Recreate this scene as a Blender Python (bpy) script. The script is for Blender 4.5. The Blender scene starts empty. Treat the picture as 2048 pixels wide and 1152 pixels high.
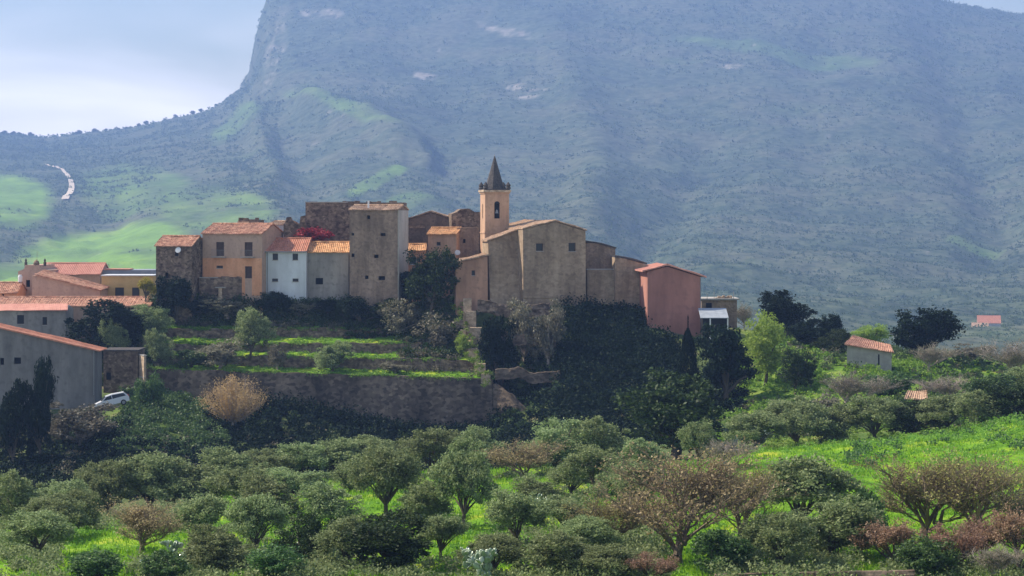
import bpy, math, random
import numpy as np
R = math.radians
sc = bpy.context.scene
C = sc.collection
F = 4500.0          # focal length in photo pixels (photo 2048 wide); camera level, horizon at photo row 430
HZ = 430.0

# ------------------------------------------------------------------ camera, sky, sun
cam = bpy.data.objects.new("camera", bpy.data.cameras.new("camera"))
C.objects.link(cam)
cam.location = (0, 0, 0)
cam.rotation_euler = (R(90), 0, 0)
cam.data.sensor_width = 36.0
cam.data.lens = 36.0 * F / 2048.0
cam.data.shift_y = -(576 - HZ) / 2048.0
cam.data.clip_start = 0.5
cam.data.clip_end = 9000
sc.camera = cam

SUN_AZ, SUN_EL = -73.0, 44.0     # azimuth from +Y (away from camera), negative = to the left
sd = (math.sin(R(SUN_AZ)) * math.cos(R(SUN_EL)), math.cos(R(SUN_AZ)) * math.cos(R(SUN_EL)), math.sin(R(SUN_EL)))
sun = bpy.data.objects.new("sun", bpy.data.lights.new("sun", 'SUN'))
C.objects.link(sun)
sun.data.energy = 5.0
sun.data.angle = R(0.5)
sun.data.color = (1.0, 0.89, 0.72)
from mathutils import Vector, Matrix
sun.rotation_euler = Vector(sd).to_track_quat('Z', 'Y').to_euler()

w = bpy.data.worlds.new("World"); sc.world = w; w.use_nodes = True
nt = w.node_tree; N = nt.nodes; L = nt.links
bg = N['Background']
sky = N.new('ShaderNodeTexSky'); sky.sky_type = 'NISHITA'; sky.sun_disc = False
sky.sun_elevation = R(SUN_EL); sky.sun_rotation = R(SUN_AZ)
sky.air_density = 1.3; sky.dust_density = 0.6; sky.ozone_density = 2.5
tc = N.new('ShaderNodeTexCoord'); mp = N.new('ShaderNodeMapping')
mp.inputs['Scale'].default_value = (3.0, 3.0, 11.0)
L.new(tc.outputs['Generated'], mp.inputs['Vector'])
nz = N.new('ShaderNodeTexNoise'); nz.inputs['Scale'].default_value = 2.1; nz.inputs['Detail'].default_value = 4
nz.inputs['Distortion'].default_value = 0.5
L.new(mp.outputs[0], nz.inputs['Vector'])
rp = N.new('ShaderNodeValToRGB'); rp.color_ramp.elements[0].position = 0.22; rp.color_ramp.elements[1].position = 0.68
rp.color_ramp.elements[0].color = (0, 0, 0, 1); rp.color_ramp.elements[1].color = (0.95, 0.95, 0.95, 1)
L.new(nz.outputs['Fac'], rp.inputs[0])
mx = N.new('ShaderNodeMix'); mx.data_type = 'RGBA'
mx.inputs[7].default_value = (15.0, 14.2, 14.0, 1)
sp = N.new('ShaderNodeSeparateXYZ'); L.new(tc.outputs['Generated'], sp.inputs[0])
me_ = N.new('ShaderNodeMapRange'); me_.inputs['From Min'].default_value = .095; me_.inputs['From Max'].default_value = .068
me_.inputs['To Min'].default_value = .15; me_.inputs['To Max'].default_value = 1.0; L.new(sp.outputs['Z'], me_.inputs['Value'])
mu = N.new('ShaderNodeMath'); mu.operation = 'MULTIPLY'; L.new(rp.outputs[0], mu.inputs[0]); L.new(me_.outputs[0], mu.inputs[1])
L.new(mu.outputs[0], mx.inputs[0]); L.new(sky.outputs[0], mx.inputs[6])
L.new(mx.outputs[2], bg.inputs['Color'])
bg.inputs['Strength'].default_value = 0.085

sc.view_settings.view_transform = 'Standard'; sc.view_settings.look = 'None'
sc.view_settings.gamma = 1.0; sc.view_settings.exposure = 0.72
sc.cycles.max_bounces = 5; sc.cycles.diffuse_bounces = 2; sc.cycles.glossy_bounces = 1
sc.cycles.transmission_bounces = 2; sc.cycles.volume_bounces = 0; sc.cycles.transparent_max_bounces = 4

# ------------------------------------------------------------------ noise
_rs = np.random.RandomState(5)
_lat = _rs.rand(256, 256)
def vnoise(x, y):
    x = np.asarray(x, float); y = np.asarray(y, float)
    xi = np.floor(x).astype(int); yi = np.floor(y).astype(int)
    fx = x - xi; fy = y - yi
    fx = fx * fx * (3 - 2 * fx); fy = fy * fy * (3 - 2 * fy)
    a = _lat[xi % 256, yi % 256]; b = _lat[(xi + 1) % 256, yi % 256]
    c = _lat[xi % 256, (yi + 1) % 256]; d = _lat[(xi + 1) % 256, (yi + 1) % 256]
    return (a * (1 - fx) + b * fx) * (1 - fy) + (c * (1 - fx) + d * fx) * fy - 0.5
def fbm(x, y, o=4):
    s = 0; a = 1.0
    for k in range(o):
        s = s + a * vnoise(np.asarray(x) * 2 ** k + 17.3 * k, np.asarray(y) * 2 ** k + 9.1 * k); a *= 0.5
    return s
def XZ(px, py, Y): return ((px - 1024) * Y / F, Y, (HZ - py) * Y / F)

# ------------------------------------------------------------------ mesh helpers
def mesh_np(name, V, Q, mat=None, parent=None, smooth=False, tri=False, attr=None):
    V = np.asarray(V, np.float32); Q = np.asarray(Q, np.int32)
    k = Q.shape[1]
    me = bpy.data.meshes.new(name)
    me.vertices.add(len(V)); me.vertices.foreach_set('co', V.ravel())
    me.loops.add(Q.size); me.loops.foreach_set('vertex_index', Q.ravel())
    me.polygons.add(len(Q)); me.polygons.foreach_set('loop_start', np.arange(len(Q), dtype=np.int32) * k)
    try: me.polygons.foreach_set('loop_total', np.full(len(Q), k, np.int32))
    except Exception: pass
    if smooth: me.polygons.foreach_set('use_smooth', np.ones(len(Q), bool))
    me.update(calc_edges=True)
    if attr is not None:
        for an, av in attr.items():
            a = me.attributes.new(an, 'FLOAT', 'POINT'); a.data.foreach_set('value', np.asarray(av, np.float32).ravel())
    if mat: me.materials.append(mat)
    o = bpy.data.objects.new(name, me); C.objects.link(o)
    if parent: o.parent = parent
    return o
class MB:
    def __init__(s): s.v = []; s.f = []
    def add(s, vs, fs):
        n = len(s.v); s.v += [tuple(p) for p in vs]; s.f += [tuple(i + n for i in f) for f in fs]; return s
    def box(s, a, b):
        x0, y0, z0 = a; x1, y1, z1 = b
        return s.add([(x0,y0,z0),(x1,y0,z0),(x1,y1,z0),(x0,y1,z0),(x0,y0,z1),(x1,y0,z1),(x1,y1,z1),(x0,y1,z1)],
                     [(0,3,2,1),(4,5,6,7),(0,1,5,4),(1,2,6,5),(2,3,7,6),(3,0,4,7)])
    def prism(s, pts, y0, y1):       # outline (x,z) counter-clockwise seen from -Y, extruded along Y
        n = len(pts)
        vs = [(x, y0, z) for x, z in pts] + [(x, y1, z) for x, z in pts]
        fs = [tuple(range(n)), tuple(range(2*n-1, n-1, -1))] + [(i, i+n, (i+1) % n + n, (i+1) % n) for i in range(n)]
        return s.add(vs, fs)
    def tube(s, p, q, r0, r1, n=6):
        p = Vector(p); q = Vector(q); d = (q - p)
        if d.length < 1e-6: return s
        a = d.orthogonal().normalized(); b = d.normalized().cross(a)
        vs = []
        for c, r in ((p, r0), (q, r1)):
            for i in range(n):
                t = 2 * math.pi * i / n; vs.append(c + a * (r * math.cos(t)) + b * (r * math.sin(t)))
        return s.add(vs, [(i, (i+1) % n, (i+1) % n + n, i + n) for i in range(n)] + [tuple(range(n))[::-1], tuple(range(n, 2*n))])
    def ring(s, prof, n=8, c=(0, 0), ph=0):   # lathe; prof [(r,z)]
        vs = []
        for r, z in prof:
            for i in range(n):
                t = 2 * math.pi * i / n + ph; vs.append((c[0] + r * math.cos(t), c[1] + r * math.sin(t), z))
        fs = []
        for k in range(len(prof) - 1):
            for i in range(n): fs.append((k*n+i, k*n+(i+1) % n, (k+1)*n+(i+1) % n, (k+1)*n+i))
        fs += [tuple(range(n))[::-1], tuple(range((len(prof)-1)*n, len(prof)*n))]
        return s.add(vs, fs)
    def build(s, name, mat, parent=None, smooth=False):
        me = bpy.data.meshes.new(name); me.from_pydata(s.v, [], s.f)
        if smooth:
            for p in me.polygons: p.use_smooth = True
        me.update()
        if mat: me.materials.append(mat)
        o = bpy.data.objects.new(name, me); C.objects.link(o)
        if parent: o.parent = parent
        return o
def tag(o, label, cat, group=None):
    o['label'] = label; o['category'] = cat
    if group: o['group'] = group
    return o
def kind(o, k): o['kind'] = k; return o
def empty(name, loc=(0, 0, 0), rz=0):
    o = bpy.data.objects.new(name, None); C.objects.link(o); o.location = loc; o.rotation_euler = (0, 0, rz); return o

# ------------------------------------------------------------------ materials
def mat(name, c1, c2=None, scale=1.0, rough=0.9, bump=0.0, bscale=None, c3=None, detail=6, lo=0.35, hi=0.65, streak=False, cells=0, cstr=.45):
    m = bpy.data.materials.new(name); m.use_nodes = True
    nt = m.node_tree; N = nt.nodes; L = nt.links; p = N['Principled BSDF']
    p.inputs['Roughness'].default_value = rough; p.inputs['Specular IOR Level'].default_value = 0.25
    p.inputs['Base Color'].default_value = (*c1, 1)
    if c2:
        tc = N.new('ShaderNodeTexCoord'); mp = N.new('ShaderNodeMapping')
        L.new(tc.outputs['Object'], mp.inputs['Vector'])
        if streak: mp.inputs['Scale'].default_value = (1, 1, 0.25)
        nz = N.new('ShaderNodeTexNoise'); nz.inputs['Scale'].default_value = scale; nz.inputs['Detail'].default_value = detail
        nz.inputs['Roughness'].default_value = 0.65
        L.new(mp.outputs[0], nz.inputs['Vector'])
        r = N.new('ShaderNodeValToRGB'); r.color_ramp.elements[0].position = lo; r.color_ramp.elements[1].position = hi
        r.color_ramp.elements[0].color = (*c1, 1); r.color_ramp.elements[1].color = (*c2, 1)
        L.new(nz.outputs['Fac'], r.inputs[0]); out = r.outputs[0]
        if c3:
            n2 = N.new('ShaderNodeTexNoise'); n2.inputs['Scale'].default_value = scale * 3.7; n2.inputs['Detail'].default_value = 4
            L.new(tc.outputs['Object'], n2.inputs['Vector'])
            r2 = N.new('ShaderNodeValToRGB'); r2.color_ramp.elements[0].position = 0.52; r2.color_ramp.elements[1].position = 0.72; r2.color_ramp.elements[1].color = (.6, .6, .6, 1)
            L.new(n2.outputs['Fac'], r2.inputs[0])
            mx = N.new('ShaderNodeMix'); mx.data_type = 'RGBA'; mx.inputs[7].default_value = (*c3, 1)
            L.new(r2.outputs[0], mx.inputs[0]); L.new(out, mx.inputs[6]); out = mx.outputs[2]
        if cells:
            vo = N.new('ShaderNodeTexVoronoi'); vo.inputs['Scale'].default_value = cells; m3 = N.new('ShaderNodeMapping'); m3.inputs['Scale'].default_value = (1, 1, 1.5)
            L.new(tc.outputs['Object'], m3.inputs['Vector']); L.new(m3.outputs[0], vo.inputs['Vector'])
            sx = N.new('ShaderNodeSeparateColor'); L.new(vo.outputs['Color'], sx.inputs[0])
            mr = N.new('ShaderNodeMapRange'); mr.inputs['To Min'].default_value = 1 - cstr; mr.inputs['To Max'].default_value = 1 + cstr * .8
            L.new(sx.outputs[0], mr.inputs['Value'])
            hs = N.new('ShaderNodeHueSaturation'); L.new(out, hs.inputs['Color']); L.new(mr.outputs[0], hs.inputs['Value']); out = hs.outputs[0]
        L.new(out, p.inputs['Base Color'])
        if bump:
            nb = N.new('ShaderNodeTexNoise'); nb.inputs['Scale'].default_value = bscale or scale * 4; nb.inputs['Detail'].default_value = 5
            L.new(tc.outputs['Object'], nb.inputs['Vector'])
            bp = N.new('ShaderNodeBump'); bp.inputs['Strength'].default_value = 0.8; bp.inputs['Distance'].default_value = bump
            L.new(nb.outputs['Fac'], bp.inputs['Height']); L.new(bp.outputs[0], p.inputs['Normal'])
    return m
def leafmat(name, a, b, trans=0.35, rough=0.55, spread=0.25, spec=.3):
    m = bpy.data.materials.new(name); m.use_nodes = True
    nt = m.node_tree; N = nt.nodes; L = nt.links; p = N['Principled BSDF']; out = N['Material Output']
    g = N.new('ShaderNodeNewGeometry'); oi = N.new('ShaderNodeObjectInfo')
    mx = N.new('ShaderNodeMix'); mx.data_type = 'RGBA'; mx.inputs[6].default_value = (*a, 1); mx.inputs[7].default_value = (*b, 1)
    L.new(g.outputs['Random Per Island'], mx.inputs[0])
    hs = N.new('ShaderNodeHueSaturation'); L.new(mx.outputs[2], hs.inputs['Color'])
    mr = N.new('ShaderNodeMapRange'); mr.inputs['To Min'].default_value = 1 - spread; mr.inputs['To Max'].default_value = 1 + spread
    L.new(oi.outputs['Random'], mr.inputs['Value']); L.new(mr.outputs[0], hs.inputs['Value'])
    mr2 = N.new('ShaderNodeMapRange'); mr2.inputs['To Min'].default_value = 0.485; mr2.inputs['To Max'].default_value = 0.515
    L.new(oi.outputs['Random'], mr2.inputs['Value']); L.new(mr2.outputs[0], hs.inputs['Hue'])
    p.inputs['Roughness'].default_value = rough; p.inputs['Specular IOR Level'].default_value = spec
    L.new(hs.outputs[0], p.inputs['Base Color'])
    t = N.new('ShaderNodeBsdfTranslucent'); L.new(hs.outputs[0], t.inputs['Color'])
    ms = N.new('ShaderNodeMixShader'); ms.inputs[0].default_value = trans
    L.new(p.outputs[0], ms.inputs[1]); L.new(t.outputs[0], ms.inputs[2]); L.new(ms.outputs[0], out.inputs['Surface'])
    return m
M = {}
M['stone'] = mat('rubble_stone', (.09,.06,.045), (.28,.205,.145), 1.0, bump=.08, c3=(.10,.08,.065), bscale=5, cells=2.6, cstr=.5)
M['church'] = mat('church_plaster', (.20,.145,.098), (.41,.31,.215), .38, bump=.07, c3=(.17,.12,.088), bscale=3.5, streak=True, cells=2.2, cstr=.16)
M['tower'] = mat('tower_plaster', (.38,.235,.155), (.58,.37,.25), .6, bump=.03, c3=(.33,.22,.13), streak=True)
M['annex'] = mat('annex_plaster', (.27,.155,.10), (.50,.29,.19), .5, bump=.03, c3=(.24,.15,.10), streak=True)
M['brown'] = mat('brown_plaster', (.18,.125,.09), (.37,.265,.195), .6, bump=.09, c3=(.115,.085,.06), bscale=4, streak=True, cells=2.4, cstr=.14)
M['pale'] = mat('pale_plaster', (.40,.37,.32), (.55,.50,.44), .8, bump=.03, c3=(.33,.29,.25), streak=True)
M['white'] = mat('white_render', (.44,.46,.48), (.64,.67,.70), .4, bump=.01, c3=(.50,.52,.54), streak=True)
M['grey'] = mat('grey_render', (.20,.185,.17), (.36,.335,.30), .45, bump=.05, c3=(.15,.135,.12), streak=True)
M['greydark'] = mat('stained_grey_render', (.13,.125,.12), (.27,.255,.24), .3, bump=.05, c3=(.10,.095,.09), streak=True)
M['mauve'] = mat('mauve_plaster', (.42,.285,.215), (.52,.36,.27), .7, bump=.02, c3=(.29,.21,.17), streak=True)
M['orange'] = mat('orange_plaster', (.58,.27,.14), (.74,.38,.22), .8, bump=.02, c3=(.44,.24,.13), streak=True)
M['pink'] = mat('pink_render', (.27,.125,.10), (.44,.205,.16), .3, bump=.02, c3=(.24,.12,.10), streak=True)
M['yellow'] = mat('yellow_plaster', (.50,.34,.14), (.60,.43,.20), .6, bump=.02, c3=(.43,.30,.14))
M['slate'] = mat('dark_slate', (.04,.038,.042), (.09,.08,.078), 3, bump=.04, c3=(.20,.17,.14))
M['bluegrey'] = mat('blue_grey_panel', (.22,.25,.32), (.29,.32,.38), .6)
M['dark'] = mat('dark_interior', (.018,.018,.022))
M['shutter'] = mat('dark_shutter', (.06,.04,.035), (.09,.06,.05), 4)
M['glass'] = mat('window_glass', (.02,.025,.03), rough=.3)
M['metal'] = mat('grey_metal', (.25,.25,.26), rough=.5)
M['whitemetal'] = mat('white_metal', (.72,.73,.75), (.62,.63,.64), 2, rough=.4)
M['canopy'] = mat('shade_dimmed_canopy_sheet', (.24,.27,.31), (.34,.37,.41), 1.5, rough=.6)  # white-blue sheet standing in shade; the dimming is put into its colour
M['concrete'] = mat('weathered_concrete', (.30,.28,.26), (.42,.39,.35), 1.2, bump=.03)
M['retain'] = mat('retaining_rubble', (.07,.052,.038), (.23,.17,.12), .28, bump=.12, c3=(.10,.08,.065), bscale=3.5, streak=True, cells=2.0, cstr=.5)
M['litstone'] = mat('sunlit_stone', (.38,.28,.19), (.52,.40,.29), 1.5, bump=.08, c3=(.26,.20,.14), cells=2.4, cstr=.3)  # paler version of the rubble stone, sunlight put into the colour
def tilemat(name, a, b, c):
    return mat(name, a, b, 2.2, bump=.03, c3=c, bscale=9, detail=8, lo=.38, hi=.6, cells=3.2, cstr=.35)
M['tile'] = tilemat('old_roof_tiles', (.32,.13,.08), (.54,.30,.20), (.58,.45,.34))
M['tile_new'] = mat('new_roof_tiles', (.38,.15,.095), (.54,.24,.155), 1.3, bump=.03, c3=(.50,.32,.22), cells=3.2, cstr=.2)
M['tile_gold'] = tilemat('golden_roof_tiles', (.42,.19,.08), (.62,.35,.17), (.70,.50,.31))
M['tile_pink'] = mat('pink_roof_tiles', (.50,.22,.17), (.60,.30,.23), 1.4, c3=(.42,.20,.15))
M['tile_dusty'] = tilemat('dusty_roof_tiles', (.34,.20,.13), (.48,.33,.22), (.55,.44,.32))
M['bark'] = mat('bark', (.07,.055,.04), (.14,.11,.085), 4)
M['twigbark'] = mat('twig_bark', (.13,.095,.065), (.22,.17,.12), 5)
M['palebark'] = mat('pale_bark', (.33,.27,.23), (.45,.38,.33), 4)
M['carpaint'] = mat('silver_paint', (.60,.62,.66), rough=.25)
M['rubber'] = mat('tyre_rubber', (.02,.02,.02))
M['redlamp'] = mat('red_lamp', (.4,.02,.02), rough=.3)
M['headlamp'] = mat('clear_lamp', (.7,.7,.7), rough=.15)
M['olive'] = leafmat('olive_leaves', (.105,.15,.045), (.35,.41,.20), .38, spec=.1)
M['evergreen'] = leafmat('evergreen_leaves', (.014,.030,.008), (.055,.085,.022), .22, spec=.15)
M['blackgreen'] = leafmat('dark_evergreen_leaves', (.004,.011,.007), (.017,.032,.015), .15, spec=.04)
M['lightgreen'] = leafmat('spring_leaves', (.20,.29,.04), (.32,.42,.08), .45)
M['brownleaf'] = leafmat('brown_buds', (.20,.145,.075), (.43,.33,.18), .38)
M['redleaf'] = leafmat('reddish_leaves', (.24,.13,.08), (.38,.25,.17), .35)
M['budleaf'] = leafmat('budding_leaves', (.19,.16,.06), (.37,.33,.12), .4)
M['goldleaf'] = leafmat('golden_leaves', (.42,.30,.13), (.66,.50,.25), .45)
M['greyleaf'] = leafmat('grey_twig_leaves', (.12,.12,.075), (.25,.225,.16), .3)
M['crimson'] = leafmat('crimson_flowers', (.22,.02,.05), (.36,.05,.09), .4)
M['bramble'] = leafmat('bramble_leaves', (.03,.075,.022), (.13,.22,.06), .3)
M['grass'] = leafmat('grass_blades', (.12,.27,.010), (.28,.44,.02), .45)
M['weed'] = leafmat('weed_leaves', (.10,.22,.02), (.27,.40,.06), .4)
M['scrubleaf'] = leafmat('scrub_leaves', (.06,.095,.045), (.125,.165,.08), .45, spec=.05)
M['cactus'] = mat('cactus_skin', (.16,.24,.14), (.36,.42,.30), 3, rough=.22)
M['cactus'].node_tree.nodes['Principled BSDF'].inputs['Specular IOR Level'].default_value = .8
M['yellowleaf'] = leafmat('yellow_leaves', (.34,.30,.03), (.5,.45,.06), .4)

def groundmat():
    m = bpy.data.materials.new('meadow_ground'); m.use_nodes = True
    nt = m.node_tree; N = nt.nodes; L = nt.links; p = N['Principled BSDF']; p.inputs['Roughness'].default_value = .95
    p.inputs['Specular IOR Level'].default_value = .1
    tc = N.new('ShaderNodeTexCoord')
    def noise(s, d=5):
        n = N.new('ShaderNodeTexNoise'); n.inputs['Scale'].default_value = s; n.inputs['Detail'].default_value = d
        L.new(tc.outputs['Object'], n.inputs['Vector']); return n.outputs['Fac']
    def ramp(f, *els):
        r = N.new('ShaderNodeValToRGB'); L.new(f, r.inputs[0])
        while len(r.color_ramp.elements) < len(els): r.color_ramp.elements.new(.5)
        for e, (po, co) in zip(r.color_ramp.elements, els): e.position = po; e.color = (*co, 1)
        return r.outputs[0]
    def mix(f, a, b):
        x = N.new('ShaderNodeMix'); x.data_type = 'RGBA'; L.new(f, x.inputs[0]); L.new(a, x.inputs[6]); L.new(b, x.inputs[7]); return x.outputs[2]
    lush = ramp(noise(.25), (.32, (.06,.15,.010)), (.46, (.13,.28,.012)), (.56, (.20,.33,.02)), (.68, (.33,.38,.03)))
    dull = ramp(noise(.35), (.3, (.04,.06,.025)), (.5, (.09,.12,.04)), (.7, (.19,.145,.095)))
    a = N.new('ShaderNodeAttribute'); a.attribute_name = 'lush'
    col = mix(a.outputs['Fac'], dull, lush)
    L.new(col, p.inputs['Base Color'])
    bp = N.new('ShaderNodeBump'); bp.inputs['Distance'].default_value = .3; bp.inputs['Strength'].default_value = .7
    L.new(noise(2.5), bp.inputs['Height']); L.new(bp.outputs[0], p.inputs['Normal'])
    return m
def hillmat():
    m = bpy.data.materials.new('hillside'); m.use_nodes = True
    nt = m.node_tree; N = nt.nodes; L = nt.links; p = N['Principled BSDF']; p.inputs['Roughness'].default_value = .95
    p.inputs['Specular IOR Level'].default_value = .1
    tc = N.new('ShaderNodeTexCoord')
    def noise(s, d=6):
        n = N.new('ShaderNodeTexNoise'); n.inputs['Scale'].default_value = s; n.inputs['Detail'].default_value = d
        n.inputs['Roughness'].default_value = .65
        L.new(tc.outputs['Object'], n.inputs['Vector']); return n.outputs['Fac']
    def ramp(f, *els):
        r = N.new('ShaderNodeValToRGB'); L.new(f, r.inputs[0])
        while len(r.color_ramp.elements) < len(els): r.color_ramp.elements.new(.5)
        for e, (po, co) in zip(r.color_ramp.elements, els): e.position = po; e.color = (*co, 1)
        return r.outputs[0]
    def mix(f, a, b):
        x = N.new('ShaderNodeMix'); x.data_type = 'RGBA'; L.new(f, x.inputs[0]); L.new(a, x.inputs[6]); L.new(b, x.inputs[7]); return x.outputs[2]
    base = ramp(noise(.004, 10), (.36, (.028,.055,.03)), (.47, (.06,.10,.042)), (.57, (.11,.125,.07)), (.68, (.085,.14,.045)))
    fine = ramp(noise(.07, 10), (.40, (.02,.03,.02)), (.60, (.17,.175,.12)))
    x = N.new('ShaderNodeMix'); x.data_type = 'RGBA'; x.inputs[0].default_value = .42; L.new(base, x.inputs[6]); L.new(fine, x.inputs[7])
    mead = ramp(noise(.007), (.3, (.11,.20,.035)), (.55, (.19,.33,.05)), (.7, (.30,.42,.06)))
    rock = ramp(noise(.05), (.35, (.30,.25,.20)), (.6, (.52,.46,.40)))
    a = N.new('ShaderNodeAttribute'); a.attribute_name = 'meadow'
    b = N.new('ShaderNodeAttribute'); b.attribute_name = 'rock'
    col = mix(b.outputs['Fac'], mix(a.outputs['Fac'], x.outputs[2], mead), rock)
    L.new(col, p.inputs['Base Color'])
    bp = N.new('ShaderNodeBump'); bp.inputs['Distance'].default_value = 8; bp.inputs['Strength'].default_value = .8
    L.new(noise(.028, 9), bp.inputs['Height']); L.new(bp.outputs[0], p.inputs['Normal'])
    return m

# ------------------------------------------------------------------ ground
YS = [-30,  0,   10,  30,   60,   100, 115, 130, 150, 170, 185, 200, 215, 235, 255, 270, 283, 297, 306, 345, 420, 560]
def prof(pys, far=(-30, -46)):
    z = [-1.7, -1.7, -3.2, -8.5, -14.2]
    z += [(HZ - p) * Y / F for p, Y in zip(pys, YS[5:20])]
    return z + list(far)
COLS = [
 (-1400, prof([1240,1180,1140,1120,1130,1140,1130,1100,1020, 900,830,770, 700,650,640])),
 (-100, prof([1215,1155,1112,1075,1068,1075,1070,1040, 980, 890,815,770, 690,640,600])),
 (150,  prof([1215,1155,1110,1065,1050,1050,1045,1020, 965, 872,806,770, 690,640,600])),
 (300,  prof([1215,1153,1100,1058,1035,1020,1010, 985, 935, 848,795,775, 618,605,598])),
 (500,  prof([1212,1152,1096,1046,1000, 978, 973, 975, 945, 890,845,815, 614,604,598])),
 (800,  prof([1212,1150,1095,1040, 990, 962, 952, 968, 960, 930,892,860, 616,605,598])),
 (960,  prof([1212,1150,1095,1038, 986, 955, 945, 962, 955, 925,890,868, 612,604,600])),
 (1030, prof([1212,1150,1095,1036, 985, 952, 942, 958, 948, 910,870,800, 612,604,602])),
 (1150, prof([1212,1150,1094,1034, 982, 948, 938, 950, 930, 890,830,745, 612,606,604])),
 (1300, prof([1212,1150,1093,1030, 978, 942, 930, 940, 910, 868,805,725, 618,612,612])),
 (1400, prof([1212,1148,1092,1028, 975, 936, 922, 925, 890, 845,780,715, 655,652,650])),
 (1550, prof([1210,1146,1090,1025, 965, 925, 902, 900, 868, 818,762,712, 678,668,664])),
 (1700, prof([1210,1146,1090,1020, 958, 914, 890, 885, 858, 800,736,716, 706,698,692])),
 (1900, prof([1210,1146,1090,1025, 948, 900, 872, 866, 848, 802,772,748, 727,716,712])),
 (2048, prof([1210,1146,1090,1028, 938, 882, 848, 842, 832, 800,778,758, 740,730,726])),
 (3400, prof([1210,1140,1080,1000, 900, 840, 800, 790, 780, 770,760,750, 740,735,735])),
]
_cp = np.array([c[0] for c in COLS], float); _cz = np.array([c[1] for c in COLS], float); _cy = np.array(YS, float)
def gz_raw(px, Y):
    px = np.asarray(px, float); Y = np.asarray(Y, float)
    px, Y = np.broadcast_arrays(px, Y)
    pc = np.clip(px, _cp[0], _cp[-1] - .01); yc = np.clip(Y, _cy[0], _cy[-1] - .01)
    i = np.clip(np.searchsorted(_cp, pc, side='right') - 1, 0, len(_cp) - 2)
    j = np.clip(np.searchsorted(_cy, yc, side='right') - 1, 0, len(_cy) - 2)
    a = (pc - _cp[i]) / (_cp[i+1] - _cp[i]); b = (yc - _cy[j]) / (_cy[j+1] - _cy[j])
    a = a * a * (3 - 2 * a)
    z = (_cz[i, j] * (1-a) + _cz[i+1, j] * a) * (1-b) + (_cz[i, j+1] * (1-a) + _cz[i+1, j+1] * a) * b
    X = (px - 1024) * Y / F
    amp = np.clip((Y - 90) / 40, 0, 1)
    return z + amp * (0.9 * fbm(X * .09, Y * .09, 4) * np.clip(1 - (Y - 250) / 40, .35, 1))
TREADS = [(281.5, 287, (737, 758), (728, 743), 290, 984), (287, 292, (710, 719), (702, 708), 300, 955), (292, 297, (688, 687), (676, 674), 300, 860), (297, 299.4, (657, 658), (650, 650), 300, 830)]
def gz_low(px, Y):      # the natural slope, cut back underneath the terraces
    px = np.asarray(px, float); Y = np.asarray(Y, float)
    m = np.clip((px - 296) / 10, 0, 1) * np.clip((982 - (Y - 282) * 8.5 - px) / 10, 0, 1) * np.clip((Y - 281.6) / 1.0, 0, 1) * np.clip((300.0 - Y) / 1.0, 0, 1)
    return gz_raw(px, Y) - 5.0 * m
def gz(px, Y):
    px, Y = np.broadcast_arrays(np.asarray(px, float), np.asarray(Y, float))
    z = np.array(gz_low(px, Y))
    for Y0, Y1, t0, b0, p0, p1 in TREADS:
        m = (Y >= Y0) & (Y < Y1) & (px > p0) & (px < p1); t = (Y - Y0) / (Y1 - Y0)
        zz = (HZ - np.interp(px, [p0, p1], t0)) * Y0 / F * (1 - t) + (HZ - np.interp(px, [p0, p1], b0)) * Y1 / F * t
        z = np.where(m, zz, z)
    return z
def GX(px, Y): return (px - 1024) * Y / F
def G(px, Y): return (float(GX(px, Y)), float(Y), float(gz(px, Y)))

pxs = np.concatenate([np.arange(-1400, -100, 60), np.arange(-100, 2200, 8), np.arange(2200, 3401, 60)])
ys = np.concatenate([np.arange(-30, 100, 5), np.arange(100, 350, 1.0), np.arange(350, 561, 8)])
PX, YY = np.meshgrid(pxs, ys)
# near the camera the columns would pinch together, so the sheet keeps a minimum width there
Xg = (PX - 1024) * np.maximum(YY, 60) / F
Zg = gz_low(PX, YY)
V = np.stack([Xg, YY, Zg], -1).reshape(-1, 3)
nx = len(pxs); ny = len(ys)
ii, jj = np.meshgrid(np.arange(nx - 1), np.arange(ny - 1))
base = (jj * nx + ii).ravel()
Q = np.stack([base, base + 1, base + nx + 1, base + nx], -1)
lush = np.clip((212 + 0.012 * (PX - 1000) - YY) / 12, 0, 1)
lush = np.where(PX < 420, np.clip((178 - YY) / 12, 0, 1), lush)
right = np.clip((PX - 1430) / 90, 0, 1) * np.clip(1.4 - np.abs(YY - 275) / 60, 0, 1) * .62
leftb = np.clip(1 - np.abs(PX - 330) / 160, 0, 1) * np.clip(1 - np.abs(YY - 263) / 18, 0, 1) * .5
lush = np.clip(np.maximum(np.maximum(lush, right), leftb) + .5 * fbm(Xg * .12, YY * .12, 3) * (lush > .02) , 0, 1)
go = mesh_np('ground', V, Q, groundmat(), smooth=True, attr={'lush': lush.ravel()})
kind(go, 'structure')

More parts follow.
